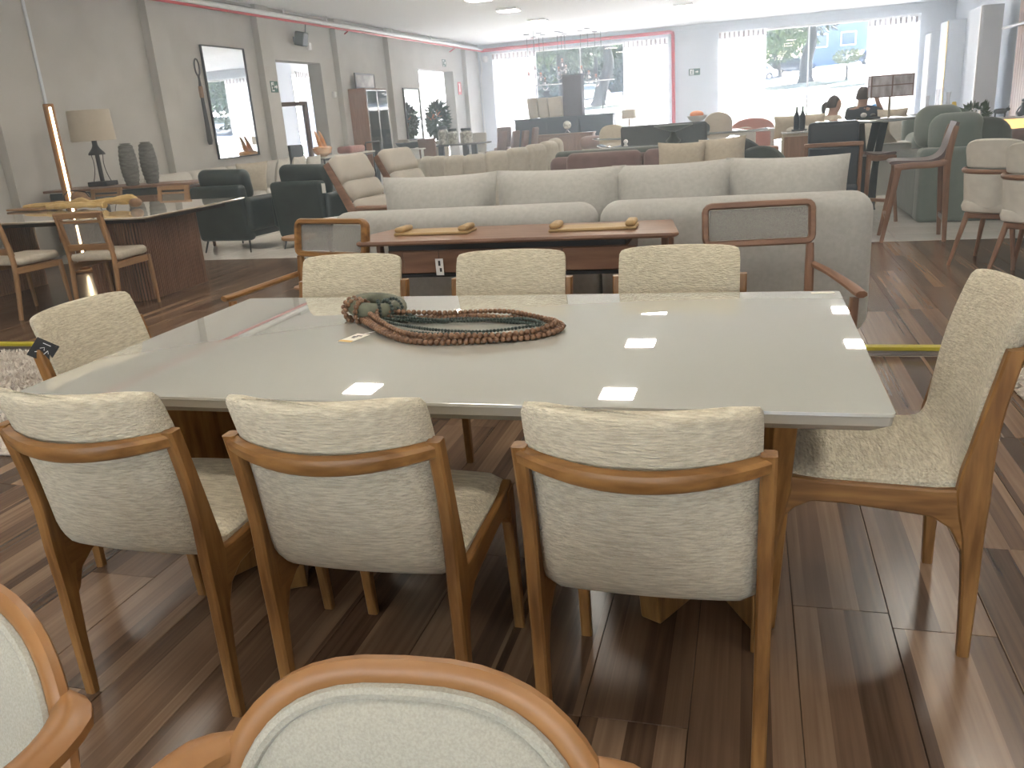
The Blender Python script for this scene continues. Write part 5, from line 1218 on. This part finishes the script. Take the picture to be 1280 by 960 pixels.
# ------------------------------------------------------------------ far right: display columns, cladding, shelf
for k, (x, y, w, d, h, lab, gold) in enumerate(((4.88, 26.9, .42, .9, 2.70, 'tall pale display column, the one in the corner by the second window', 0), (4.94, 25.2, .40, 1.0, 2.86, 'tall pale display column with a gold edge', 1), (4.96, 22.0, .42, 1.1, 2.90, 'tall pale display column nearest the wooden cladding', 0))):
    t = thing('display_column', lab, 'column', (x, y, ZF), group='tall display columns')
    part(t, 'carcass', G().box((0, 0, h/2), (w, d, h), .01), 'wall_white')
    part(t, 'edge_strip', G().box((-w/2-.012, -d/2+.06, h/2), (.022, .10, h-.02), .004), 'brass' if gold else 'white')
    part(t, 'front_panel', G().box((0, -d/2-.006, h/2), (w-.06, .012, h-.1), .003), 'wall_white')
cl = struct('wall_cladding', G().box((XR-.13, 15.6, CEIL/2), (.26, 9.4, CEIL-.1)), 'walnutz')
sm = G().box((0, 0, 0), (.03, .150, 3.3), .006).mesh('slat', M.setdefault('pinkwood', wood('pale_rose_wood', (.30, .17, .13), (.42, .26, .20), 'z')))
for k in range(58): link('slat', sm, cl, (XR-.272, 11.0+.08+.16*k, 1.78))
t = thing('wall_tube_lamp', 'white horizontal tube lamp on the wooden wall cladding', 'lamp', (XR-.30, 19.6, 2.42)); part(t, 'tube', G().cyl((-.10, -1.3, 0), (-.10, 1.3, 0), .03), 'white')
for y in (-1.0, 1.0): part(t, 'bracket', G().cyl((-.10, y, 0), (.02, y, 0), .015), 'white')
t = thing('lit_shelf', 'low white shelf with an amber-lit compartment at the wooden cladding', 'shelf', (4.02, 16.3, ZF), -.2)
M['amber'] = glow('amber_shelf_light', (1.0, .62, .2), 1.4)
part(t, 'top', G().box((0, 0, .745), (.80, .44, .03), .004), 'white'); part(t, 'shelf', G().box((0, 0, .46), (.78, .42, .02)), 'white'); part(t, 'bottom', G().box((0, 0, .12), (.78, .42, .03)), 'white')
for x in (-.385, .385): part(t, 'side', G().box((x, 0, .37), (.025, .42, .74)), 'white')
part(t, 'lit_back', G().box((0, .20, .61), (.74, .01, .24)), 'amber'); part(t, 'back', G().box((0, .205, .3), (.76, .008, .32)), 'wall_white')
t = thing('bull_figure', 'dark bull figurine on the low lit shelf', 'figurine', (4.0, 16.22, ZF+.76), -.2)
part(t, 'body', G().super((0, 0, .10), (.20, .07, .085), .7, 16, 10).ball((.11, 0, .125), (.035, .025, .03)), 'dkgrey')
for x in (-.07, .07):
    for y in (-.02, .02): part(t, 'leg', G().cyl((x, y, 0), (x, y, .08), .011, .014, 8), 'dkgrey')
part(t, 'horn', G().tube([(.12, -.05, .18), (.115, -.03, .155), (.115, .03, .155), (.12, .05, .18)], .006, 6), 'dkgrey')
t = thing('seated_figurine', 'slender dark seated figurine on the low lit shelf', 'figurine', (4.30, 16.2, ZF+.76)); part(t, 'body', G().tube([(-.05, 0, .02), (.02, 0, .05), (.03, 0, .14), (.02, 0, .22)], [.05, .055, .035, .02], 10).ball((.02, 0, .25), .026), 'black'); part(t, 'arm', G().tube([(.02, .02, .18), (-.03, .03, .12), (-.06, .02, .06)], .012, 6), 'black')
t = thing('white_carton', 'small white box on the low lit shelf', 'box', (3.76, 16.3, ZF+.76)); part(t, 'carton', G().box((0, 0, .06), (.12, .12, .12), .004), 'white'); part(t, 'lid', G().box((0, 0, .125), (.126, .126, .02), .004), 'white')
t = thing('white_cabinet', 'white cabinet beside the display column with the gold edge', 'cabinet', (3.30, 17.6, ZF)); part(t, 'body', G().box((0, 0, .42), (.60, .5, .84), .006), 'white'); part(t, 'top', G().box((0, 0, .855), (.64, .54, .03), .004), 'white'); part(t, 'door', G().box((0, -.256, .42), (.54, .012, .74), .003), 'white')
for k, (x, h, r) in enumerate(((3.12, .30, .035), (3.28, .40, .04), (3.46, .34, .045))):
    t = thing('clear_vase', 'clear glass vase on the white cabinet, ' + ('the shortest', 'the tallest', 'the widest')[k], 'vase', (x, 17.55, ZF+.87), group='clear glass vases on the white cabinet'); part(t, 'body', G().lathe([(r, 0), (r*1.1, .05), (r*.5, h*.6), (r*.8, h)], n=16), 'bulbglass'); part(t, 'foot', G().lathe([(r*1.1, -.0), (r, .01)], n=16), 'bulbglass')
plant('flower_basket', 'leafy plant in a woven basket between the white cabinet and lit shelf', 'plant', (3.52, 15.8, ZF), ((0, 0, .86), (.20, .18, .12)), (.17, .70, 'greige'), False, 150, .14, .03)
t = thing('yellow_vase', 'tall yellow glass vase rising from behind the basket plant', 'vase', (3.40, 16.75, ZF)); part(t, 'body', G().lathe([(.07, .60), (.055, .8), (.05, .95), (.03, 1.05)], n=14), M.setdefault('yellowglass', mat('yellow_glass', (.75, .52, .05), .1))); part(t, 'stand', G().cyl((0, 0, 0), (0, 0, .60), .10, .07, 14), 'white')
t = thing('white_vase', 'pale blue-white vase in front of the white cabinet', 'vase', (3.22, 15.4, ZF)); part(t, 'body', G().lathe([(.09, 0), (.11, .2), (.09, .55), (.06, .66), (.075, .72)], n=18), 'wall_white'); part(t, 'rim', G().torus((0, 0, .72), .075, .008, 18, 6), 'wall_white')
def club_chair(label, loc, rz, h):
    t = thing('club_armchair', label, 'armchair', loc, rz, 'brown leather club armchairs'); part(t, 'back', G().rbox((0, -.34, h*.62), (.86, .22, h*.75), .09, 4, (radians(8), 0, 0)), 'mauve'); part(t, 'seat', G().rbox((0, .06, .36), (.80, .76, .22), .07, 4), 'mauve')
    for s in (-1, 1): part(t, 'armrest', G().rbox((s*.40, .02, .44), (.18, .80, .38), .08, 4), 'mauve')
    for x in (-.35, .35):
        for y in (-.3, .3): part(t, 'leg', G().cyl((x, y, 0), (x, y, .28), .02), 'walnutz')
club_chair('brown leather club armchair with a tall back, in front of the lit shelf', (4.32, 14.9, ZF), .3, 1.0)
club_chair('low brown leather club armchair, nearer than the tall-backed one', (3.75, 13.6, ZF), .2, .72)
t = thing('red_sculpture', 'brown wooden panel ornament standing at the cladding, cut by the photo edge', 'ornament', (4.62, 15.6, ZF)); part(t, 'panel', G().box((0, 0, .62), (.10, .34, 1.16), .02), 'brownleather'); part(t, 'base', G().box((0, 0, .02), (.2, .4, .04)), 'black')
# beige sofa group around the two people
t = long_sofa('beige_sofa', 'beige sofa with loose pillows where the two people sit, at the second window', (1.40, 14.0, ZF), 0, 1.8, .95, .92, 3, 'white_fab')
for k, (x, y, rz, lab) in enumerate(((.55, 13.72, .1, 'at the end by the bottle cabinet'), (.86, 13.74, -.1, 'second from the bottle cabinet'), (1.98, 13.74, .05, 'beside the navy-shirted person'))):
    cushion('rounded beige pillow on the beige sofa back, ' + lab, (x, y, .78), .42, .34, .20, (.1, 0, rz), 'greige', 'pillows on the beige sofa')
t = thing('rounded_armchair', 'pale armchair with a rounded back beyond the walnut cube cabinet', 'armchair', (1.0, 16.2, ZF)); part(t, 'backrest', G().rbox((.1, 0, .66), (.24, .7, .62), .11, 4, (0, -.2, 0)), 'white_fab'); part(t, 'seat', G().rbox((-.12, 0, .40), (.56, .66, .22), .09, 4), 'white_fab'); part(t, 'base', G().box((-.08, 0, .15), (.5, .6, .28)), 'white_fab')
long_sofa('window_sofa', 'mauve sofa with a blue ball cushion at the second window', (2.5, 19.6, ZF), pi, 1.5, .9, .76, 2, 'mauve', True)
t = thing('ball_cushion', 'bright blue ball cushion on the mauve window sofa', 'cushion', (2.55, 19.95, .95)); part(t, 'ball', G().ball((0, 0, .0), .16, 20, 12), M.setdefault('blue', mat('bright_blue_fabric', (.02, .22, .55), .8))); part(t, 'button', G().ball((0, -.155, .0), (.02, .012, .02), 8, 6), 'blue')
# ------------------------------------------------------------------ two people on the beige sofa
M['skin'] = mat('skin', (.42, .25, .18), .6); M['hair'] = mat('dark_brown_hair', (.022, .014, .011), .55, c2=(.04, .025, .02), scale=30)
M['navyshirt'] = mat('navy_cotton', (.028, .038, .058), .9, bump=.2, bscale=120); M['creamtop'] = mat('cream_cotton', (.62, .56, .46), .9, bump=.2, bscale=120); M['trousers'] = mat('grey_trousers', (.07, .08, .10), .9)
def skinned(parent, name, verts, edges, m, root, grow=0.0, sub=2):
    keys = list(verts); idx = {k: i for i, k in enumerate(keys)}
    me = bpy.data.meshes.new(name); me.from_pydata([verts[k][0] for k in keys], [(idx[a], idx[b]) for a, b in edges], []); me.update()
    me.materials.append(M[m]); o = link(name, me, parent)
    o.modifiers.new('skin', 'SKIN')
    if not me.skin_vertices:
        bpy.context.view_layer.objects.active = o
    for k, sv in zip(keys, me.skin_vertices[0].data):
        r = verts[k][1]; r = r if isinstance(r, tuple) else (r, r)
        sv.radius = (r[0]+grow, r[1]+grow); sv.use_root = (k == root)
    s = o.modifiers.new('sub', 'SUBSURF'); s.levels = s.render_levels = sub
    o.modifiers['skin'].use_smooth_shade = True
    return o
def person(label, loc, rz, raised, top, bun):
    t = thing('person', label, 'person', loc, rz)
    # local: sits facing +Y, hips at z = .50
    V = {'pelvis': ((0, 0, .52), (.15, .12)), 'waist': ((0, .0, .68), (.13, .10)), 'chest': ((0, -.01, .88), (.20, .14)), 'neck0': ((0, -.01, 1.01), (.078, .078)), 'neck1': ((0, .0, 1.07), .066),
         'jaw': ((0, .025, 1.12), (.078, .090)), 'head': ((0, .012, 1.19), (.098, .118)), 'crown': ((0, .0, 1.265), (.082, .098))}
    E_ = [('pelvis', 'waist'), ('waist', 'chest'), ('chest', 'neck0'), ('neck0', 'neck1'), ('neck1', 'jaw'), ('jaw', 'head'), ('head', 'crown')]
    for s, n in ((-1, 'a'), (1, 'b')):
        up = raised and s > 0
        V['sh'+n] = ((s*.17, -.01, .955), .078)
        V['el'+n] = ((s*.25, .16, .92), .042) if up else ((s*.23, .02, .70), .042)
        V['wr'+n] = ((s*.165, .13, 1.12), .027) if up else ((s*.16, .25, .60), .027)
        w = Vector(V['wr'+n][0]); d = Vector((-.25*s, -.25, .93)) if up else Vector((-.2*s, .95, -.2)); d.normalize()
        sd = d.cross(Vector((0, 0, 1) if not up else (0, 1, 0))).normalized()
        V['pa'+n] = (tuple(w + d*.05), (.036, .020))
        E_ += [('chest', 'sh'+n), ('sh'+n, 'el'+n), ('el'+n, 'wr'+n), ('wr'+n, 'pa'+n)]
        for k, (o_, L) in enumerate(((-.027, .075), (-.009, .085), (.009, .08), (.026, .062))):
            b = w + d*.085 + sd*o_
            V['f%d%s' % (k, n)] = (tuple(b), .0095); V['g%d%s' % (k, n)] = (tuple(b + d*L*.5 + Vector((0, .006, -.004))), .0085); V['h%d%s' % (k, n)] = (tuple(b + d*L + Vector((0, .014, -.014))), .0075)
            E_ += [('pa'+n, 'f%d%s' % (k, n)), ('f%d%s' % (k, n), 'g%d%s' % (k, n)), ('g%d%s' % (k, n), 'h%d%s' % (k, n))]
        V['t0'+n] = (tuple(w + d*.035 - sd*.04), .0105); V['t1'+n] = (tuple(w + d*.075 - sd*.058), .0085)
        E_ += [('wr'+n, 't0'+n), ('t0'+n, 't1'+n)]
        V['hi'+n] = ((s*.09, .06, .51), .085); V['kn'+n] = ((s*.12, .46, .50), .058); V['an'+n] = ((s*.12, .46, .09), .036); V['to'+n] = ((s*.13, .62, .035), .034)
        E_ += [('pelvis', 'hi'+n), ('hi'+n, 'kn'+n), ('kn'+n, 'an'+n), ('an'+n, 'to'+n)]
    skinned(t, 'body', V, E_, 'skin', 'pelvis')
    sub = lambda ks: {k: V[k] for k in ks}
    ks = ['pelvis', 'waist', 'chest', 'neck0', 'sha', 'shb', 'ela', 'elb']; S_ = sub(ks); S_['neck0'] = (V['neck0'][0], .055)
    skinned(t, 'top', S_, [e for e in E_ if e[0] in ks and e[1] in ks], top, 'pelvis', .014)
    ks = ['pelvis', 'hia', 'hib', 'kna', 'knb', 'ana', 'anb']
    skinned(t, 'trousers', sub(ks), [e for e in E_ if e[0] in ks and e[1] in ks], 'trousers', 'pelvis', .014)
    # hair, face
    g = G(); R = []
    for i in range(9):
        la = radians(-8 + 98*i/8)
        R.append([((.092*cos(la))*cos(2*pi*k/18), -.008 + (.106*cos(la))*sin(2*pi*k/18) - (.010 if sin(2*pi*k/18) > .3 else 0), 1.205 + .104*sin(la) - (.055*(1-la/1.57) if sin(2*pi*k/18) < .2 else -.02*(1-la/1.57))) for k in range(18)])
    g.rings(R)
    if bun == 'tail': g.tube(lerp_path([(0, -.085, 1.20), (0, -.135, 1.17), (0, -.15, 1.10), (0, -.14, 1.02)], 8), [.03, .038, .04, .038, .034, .03, .024, .018, .01], 10)
    part(t, 'hair', g, 'hair', ang=70)
    part(t, 'nose', G().tube([(0, .094, 1.20), (0, .112, 1.165), (0, .098, 1.158)], [.010, .015, .010], 8), 'skin')
    part(t, 'mouth', G().tube([(-.02, .088, 1.125), (0, .094, 1.127), (.02, .088, 1.125)], [.004, .006, .004], 6), 'terracotta')
    for s in (-1, 1):
        part(t, 'eye', G().ball((s*.030, .086, 1.195), (.012, .008, .008), 10, 6), 'ink'); part(t, 'ear', G().ball((s*.078, .0, 1.175), (.010, .020, .030), 10, 8), 'skin')
    return t
person('woman with dark tied-back hair and a light top sitting on the beige sofa', (1.20, 14.02, ZF), -1.25, False, 'creamtop', 'tail')
person('person in a dark navy shirt with one hand raised to the head on the sofa', (1.60, 14.0, ZF+.09), -.35, True, 'navyshirt', '')

# ------------------------------------------------------------------ outdoors: park, road, trees, cars
def gz(x, y): return -.05 + .052*max(0, y-29) + .040*x*min(1, max(0, y-29)/50)
M['paving'] = mat('sunlit_paving', (.56, .57, .57), .9, c2=(.66, .67, .66), scale=.6); M['grass'] = mat('mown_lawn', (.003, .013, .002), .95, c2=(.007, .024, .004), scale=1.2, detail=6)
M['asphalt'] = mat('dark_asphalt', (.010, .015, .019), .9, c2=(.017, .024, .029), scale=1.0); M['curb'] = mat('kerb_concrete', (.55, .55, .53), .9)
def strip(name, y0, y1, m, lift=0.0, x0=-70, x1=60, fn=None):
    g = G(); nx = 40; ny = max(2, int((y1-y0)/2.5)); R = []
    for j in range(ny+1):
        R.append([(x0+(x1-x0)*i/nx, (yy := y0+(y1-y0)*j/ny) + (fn(x0+(x1-x0)*i/nx) if fn else 0), gz(x0+(x1-x0)*i/nx, yy + (fn(x0+(x1-x0)*i/nx) if fn else 0)) + lift) for i in range(nx+1)])
    struct(name, g.rings(R, closed=False), m, ang=60)
strip('ground', YB+.26, 190, 'paving')
strip('path', 47.5, 53.5, 'asphalt', .012, fn=lambda x: .25*x)
strip('lawn', 38, 45.5, 'grass', .014, fn=lambda x: .8*sin(x*.5)); strip('lawn', 56, 60, 'grass', .014, -20, 40, fn=lambda x: .3*x+1.2*sin(x*.35)); strip('lawn', 63, 70, 'grass', .016, fn=lambda x: .8*sin(x*.3)); strip('lawn', 112, 180, 'grass', .014)
strip('road', 84, 96, 'asphalt', .015); strip('kerb', 82.6, 83.8, 'curb', .09); strip('kerb', 96.5, 98.5, 'curb', .09)
M['bark'] = mat('dark_bark', (.010, .009, .009), .95, c2=(.022, .019, .018), scale=5, stretch=(3, 3, .6), bump=.5, bscale=10)
M['leaves_a'] = mat('dark_tree_leaf', (.006, .018, .007), .6, c2=(.018, .040, .012), scale=.8); M['leaves_b'] = mat('bright_tree_leaf', (.022, .058, .010), .6, c2=(.08, .125, .018), scale=.8); M['leaves_c'] = mat('pale_shrub_leaf', (.09, .12, .04), .6, c2=(.18, .19, .07), scale=1.5)
def tree(label, x, y, pts, r0, clumps, m='leaves_a', L=.45, w=.16, n=260, grp=None, nm='park_tree'):
    t = thing(nm, label, 'tree', (x, y, gz(x, y)-.05), group=grp)
    q = lerp_path(pts, 12)
    part(t, 'trunk', G().tube(q, [r0*(1.25 - .75*i/12) if i else r0*1.6 for i in range(13)], 12), 'bark')
    top = Vector(q[-1])
    g = G()
    for c, R, k in clumps:
        if (Vector(c)-top).length > .6: g.tube([top*.96 + Vector(q[-3])*.04, (top+Vector(c))/2 + Vector((0, 0, .2)), Vector(c)], [r0*.45, r0*.3, r0*.12], 7)
    if g.v: part(t, 'branches', g, 'bark')
    g = G()
    for c, R, k in clumps: leafball(g, c, R, int(n*k), L, w, .25)
    part(t, 'crown', g, m, ang=0, kind='stuff')
    return t
def clumps(z0, z1, rad, n, size, seed):
    rr = random.Random(seed); out = []
    for k in range(n):
        a = rr.uniform(0, 6.28); r = rad*sqrt(rr.random()); s = size*rr.uniform(.7, 1.3)
        out.append(((r*cos(a), r*sin(a), rr.uniform(z0, z1)), (s, s, s*.6), 1))
    return out
T1 = 'trees on the park lawn'
tree('thick straight dark tree trunk seen through the first shop window above the tall box', -14.6, 70, [(0, 0, 0), (.05, 0, 2.0), (-.1, 0, 4.0), (.1, 0, 6.0)], .40, clumps(4.2, 8, 3.6, 14, 1.5, 1), grp=T1)
tree('leaning curved dark tree seen through the first shop window beside the white curtain', -11.6, 69, [(0, 0, 0), (.35, 0, 1.5), (.95, 0, 3.0), (.75, 0, 4.6), (.5, 0, 6.5)], .45, clumps(4.6, 8, 3.4, 13, 1.5, 2), grp=T1)
tree('slim tree trunk behind the light green car', -15.6, 92, [(0, 0, 0), (.0, 0, 3), (.2, 0, 7)], .28, clumps(5, 9, 3.5, 12, 1.7, 3), 'leaves_b', grp=T1)
tree('curved dark tree in the middle of the second shop window', 4.0, 71, [(0, 0, 0), (.0, 0, 1.6), (.35, 0, 3.0), (.15, 0, 4.3), (-.9, 0, 5.3)], .42, clumps(4.4, 7.5, 3.4, 12, 1.3, 4), grp=T1)
tree('broad bushy tree over the white car at the second shop window', 2.4, 88, [(0, 0, 0), (-.1, 0, 1.5), (.1, 0, 3.0), (.0, 0, 4.5)], .35, clumps(2.2, 7.2, 2.6, 16, 1.2, 5), 'leaves_b', n=200, grp=T1)
tree('small round-topped tree with thin stems on the lawn', 6.6, 68, [(0, 0, 0), (.03, 0, .6), (.0, 0, 1.1)], .09, [((0, 0, 1.65), (.95, .9, .42), 3)], 'leaves_c', .22, .08, 160, nm='small_tree')
tree('bright leafy branch tree at the upper corner of the second window', 8.7, 62, [(0, 0, 0), (.2, 0, 2), (.1, 0, 4.5)], .2, clumps(3.6, 6.2, 2.0, 10, .9, 6), 'leaves_b', grp=T1)
for k, (x, y) in enumerate(((17, 58), (24, 66), (33, 72), (21, 84), (40, 80))):
    tree('park tree far beside the second window, seen in the wall mirror, number ' + 'one two three four five'.split()[k], x, y, [(0, 0, 0), (.1, 0, 2), (.3, 0, 4), (.1, 0, 6)], .4, clumps(.8, 8, 3.8, 24, 1.7, 50+k), 'leaves_b' if k % 2 else 'leaves_a', grp=T1)
rr = random.Random(4)
bgt = None
for k in range(15):
    x = -42 + 5.0*k + rr.uniform(-1.2, 1.2); y = (107, 119)[k % 2] + rr.uniform(-.8, .8)
    if 4 < x < 29: y = (146, 158)[k % 2]
    mm = ('leaves_a', 'leaves_b', 'leaves_a')[k % 3]
    tree('tall background tree beyond the road, number %s from the corner side' % ('one two three four five six seven eight nine ten eleven twelve thirteen fourteen fifteen'.split()[k]), x, y, [(0, 0, 0), (rr.uniform(-.4, .4), 0, 3), (rr.uniform(-.6, .6), 0, 7.5)], .38, clumps(2.6, 11, 2.6, 15, 1.7, 20+k), mm, 1.0, .4, 130, 'background trees beyond the road', nm='background_tree')
M['carpaint'] = mat('pale_green_car_paint', (.50, .60, .56), .2, coat=1.0); M['carwhite'] = mat('white_car_paint', (.72, .74, .75), .2, coat=1.0); M['cardark'] = mat('dark_blue_car_paint', (.03, .045, .09), .2, coat=1.0); M['carglass'] = mat('dark_car_window', (.03, .05, .07), .05); M['rubber'] = mat('tyre_rubber', (.02, .02, .02), .8)
def car(label, x, y, rz, m, s=1.0):
    t = thing('parked_car', label, 'car', (x, y, gz(x, y)+.02), rz)
    side = [(-2.0, .32), (-2.02, .62), (-1.9, .82), (-1.62, .90), (-1.15, 1.34), (-.9, 1.44), (.25, 1.45), (.55, 1.36), (1.15, .94), (1.75, .84), (2.0, .66), (2.02, .34), (1.7, .22), (-1.7, .22)]
    R = []
    for yy, k in ((-.82, .94), (-.86, 1.0), (.86, 1.0), (.82, .94)): R.append([(px*(.985 if k < 1 else 1), yy*(1 if pz < .9 else .86), .22 + (pz-.22)*(k if pz > .9 else 1)) for px, pz in side])
    part(t, 'body', G().rings(R), m, ang=50)
    for sg in (-1, 1):
        part(t, 'side_window', G().prism([(-1.30, .93), (-.92, 1.32), (.22, 1.34), (.46, 1.28), (.85, .95)], *sorted((sg*.80, sg*.815)), axis='y'), 'carglass')
        for wx in (-1.25, 1.25):
            w = part(t, 'wheel', G().torus((0, 0, 0), .23, .085, 20, 8, Matrix.Translation((wx, sg*.80, .31)) @ Matrix.Rotation(pi/2, 4, 'X')), 'rubber')
            part(w, 'hub_cap', G().cyl((wx, sg*.82, .31), (wx, sg*.875, .31), .19, .16, 14), 'steel')
    part(t, 'windscreen', G().add([(1.12, -.62, .97), (1.12, .62, .97), (.60, .56, 1.35), (.60, -.56, 1.35), (1.10, -.62, .96), (1.10, .62, .96), (.58, .56, 1.34), (.58, -.56, 1.34)], [(0, 1, 2, 3), (7, 6, 5, 4), (0, 4, 5, 1), (2, 6, 7, 3), (1, 5, 6, 2), (0, 3, 7, 4)]), 'carglass')
    part(t, 'rear_lamp', G().box((-1.96, -.66, .70), (.10, .24, .14), .02).box((-1.96, .66, .70), (.10, .24, .14), .02), 'red')
    return t
car('pale green hatchback parked behind the tall box on the navy counter', -15.4, 86.0, pi, 'carpaint'); car('white hatchback parked at the road edge beside the white curtain', .35, 84.6, pi, 'carwhite'); car('dark blue car in the shade of the broad bushy tree', 4.0, 92.5, 0, 'cardark'); car('dark blue car parked by the low pale building', 12.0, 93.5, 0, 'cardark')
def motorbike(label, x, y):
    t = thing('motorbike', label, 'motorbike', (x, y, gz(x, y)+.02), .3)
    for wx in (-.62, .62): part(t, 'wheel', G().torus((0, 0, 0), .25, .06, 18, 8, Matrix.Translation((wx, 0, .31)) @ Matrix.Rotation(pi/2, 4, 'X')), 'rubber')
    part(t, 'frame', G().tube([(-.62, 0, .31), (-.2, 0, .42), (.2, 0, .42), (.62, 0, .31)], .05, 8).tube([(.62, 0, .31), (.42, 0, .95)], .035, 8).tube([(.40, -.32, .98), (.40, .32, .98)], .02, 6), 'black')
    part(t, 'tank', G().super((.12, 0, .72), (.55, .28, .26), .8, 14, 8), 'carwhite'); part(t, 'seat', G().rbox((-.42, 0, .74), (.62, .26, .12), .05), 'black')
motorbike('motorbike parked under the leaning curved tree', -10.6, 82); motorbike('second motorbike parked nearer the white curtain', -9.2, 82.2)
M['bluewall'] = mat('pale_blue_render', (.075, .12, .19), .9, c2=(.095, .145, .22), scale=.5); M['bluewin'] = mat('shaded_window', (.06, .09, .14), .1)
def building(label, x, y, w, d, h, m, rows, cols, rz=0):
    t = thing('building', label, 'building', (x, y, gz(x, y)-.3), rz, 'pale buildings across the road')
    part(t, 'wall', G().box((0, 0, h/2), (w, d, h)), m); part(t, 'roof', G().box((0, 0, h+.15), (w+.5, d+.5, .3), .05), 'curb')
    for r in range(rows):
        for c in range(cols):
            wx = -w/2 + w*(c+.5)/cols; wz = 1.2 + (h-1.6)*(r+.5)/rows
            f = part(t, 'window', G().box((wx, -d/2-.02, wz), (w/cols*.55, .10, (h-1.6)/rows*.5), .02), 'white'); part(f, 'pane', G().box((wx, -d/2-.075, wz), (w/cols*.47, .02, (h-1.6)/rows*.42)), 'bluewin')
M['hedgeleaf'] = mat('blue_green_hedge', (.008, .020, .016), .7, c2=(.02, .042, .03), scale=.7)
hd = thing('clipped_hedge', 'long dark hedge along the far kerb behind the parked cars', 'hedge', (-14, 101, gz(-14, 101)))
g = G()
for k in range(30): leafball(g, (-27 + 1.5*k, 0, 1.9 + (-27+1.5*k)*.04), (1.6, .8, 1.9), 90, .8, .32)
part(hd, 'foliage', g, 'hedgeleaf', ang=0, kind='stuff'); part(hd, 'stems', G().box((-5, 0, .3), (42, .5, 1.2), .2), 'bark')
building('pale blue two-storey building across the road at the second window', 10.5, 112, 9.0, 8, 7.5, 'bluewall', 2, 3); building('low pale building across the road beside the two-storey one', 20.5, 116, 10, 8, 4.6, 'wall_white', 1, 4); building('low pale building behind the trees at the first window', -22, 132, 16, 8, 6, 'bluewall', 2, 5)
t = thing('street_lamp', 'thin grey street lamp post on the lawn', 'lamp post', (-1.5, 78, gz(-1.5, 78))); part(t, 'post', G().tube([(0, 0, 0), (0, 0, 6.5), (.4, 0, 7.0), (1.2, 0, 7.1)], [.09, .06, .05, .04], 8), 'alu'); part(t, 'head', G().box((1.4, 0, 7.08), (.6, .2, .1), .03), 'alu')
fn = thing('garden_fence', 'low white garden fence across the road', 'fence', (16, 103, gz(16, 103)))
for k in range(24): part(fn, 'picket', G().box((-6+.5*k, 0, .55), (.30, .04, 1.1), .01), 'white')
part(fn, 'rail', G().box((0, .05, .8), (12.4, .05, .09)).box((0, .05, .3), (12.4, .05, .09)), 'white')
HZ = bpy.data.materials.new('lens_veil_haze'); HZ.use_nodes = True; hn = HZ.node_tree.nodes; hn.remove(hn['Principled BSDF'])  # scatter volume added to imitate the veiling glare of the lens
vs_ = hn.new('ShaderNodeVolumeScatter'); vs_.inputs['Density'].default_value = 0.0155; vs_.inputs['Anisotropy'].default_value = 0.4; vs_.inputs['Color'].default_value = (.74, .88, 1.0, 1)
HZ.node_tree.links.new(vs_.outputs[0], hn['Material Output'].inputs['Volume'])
hz_ = struct('haze', G().box((-1.85, 15.3, 1.82), (12.8, 23.4, 3.5)), HZ, ang=0); hz_['kind'] = 'stuff'; hz_['label'] = 'thin haze volume added for the lens veil over the back of the showroom'
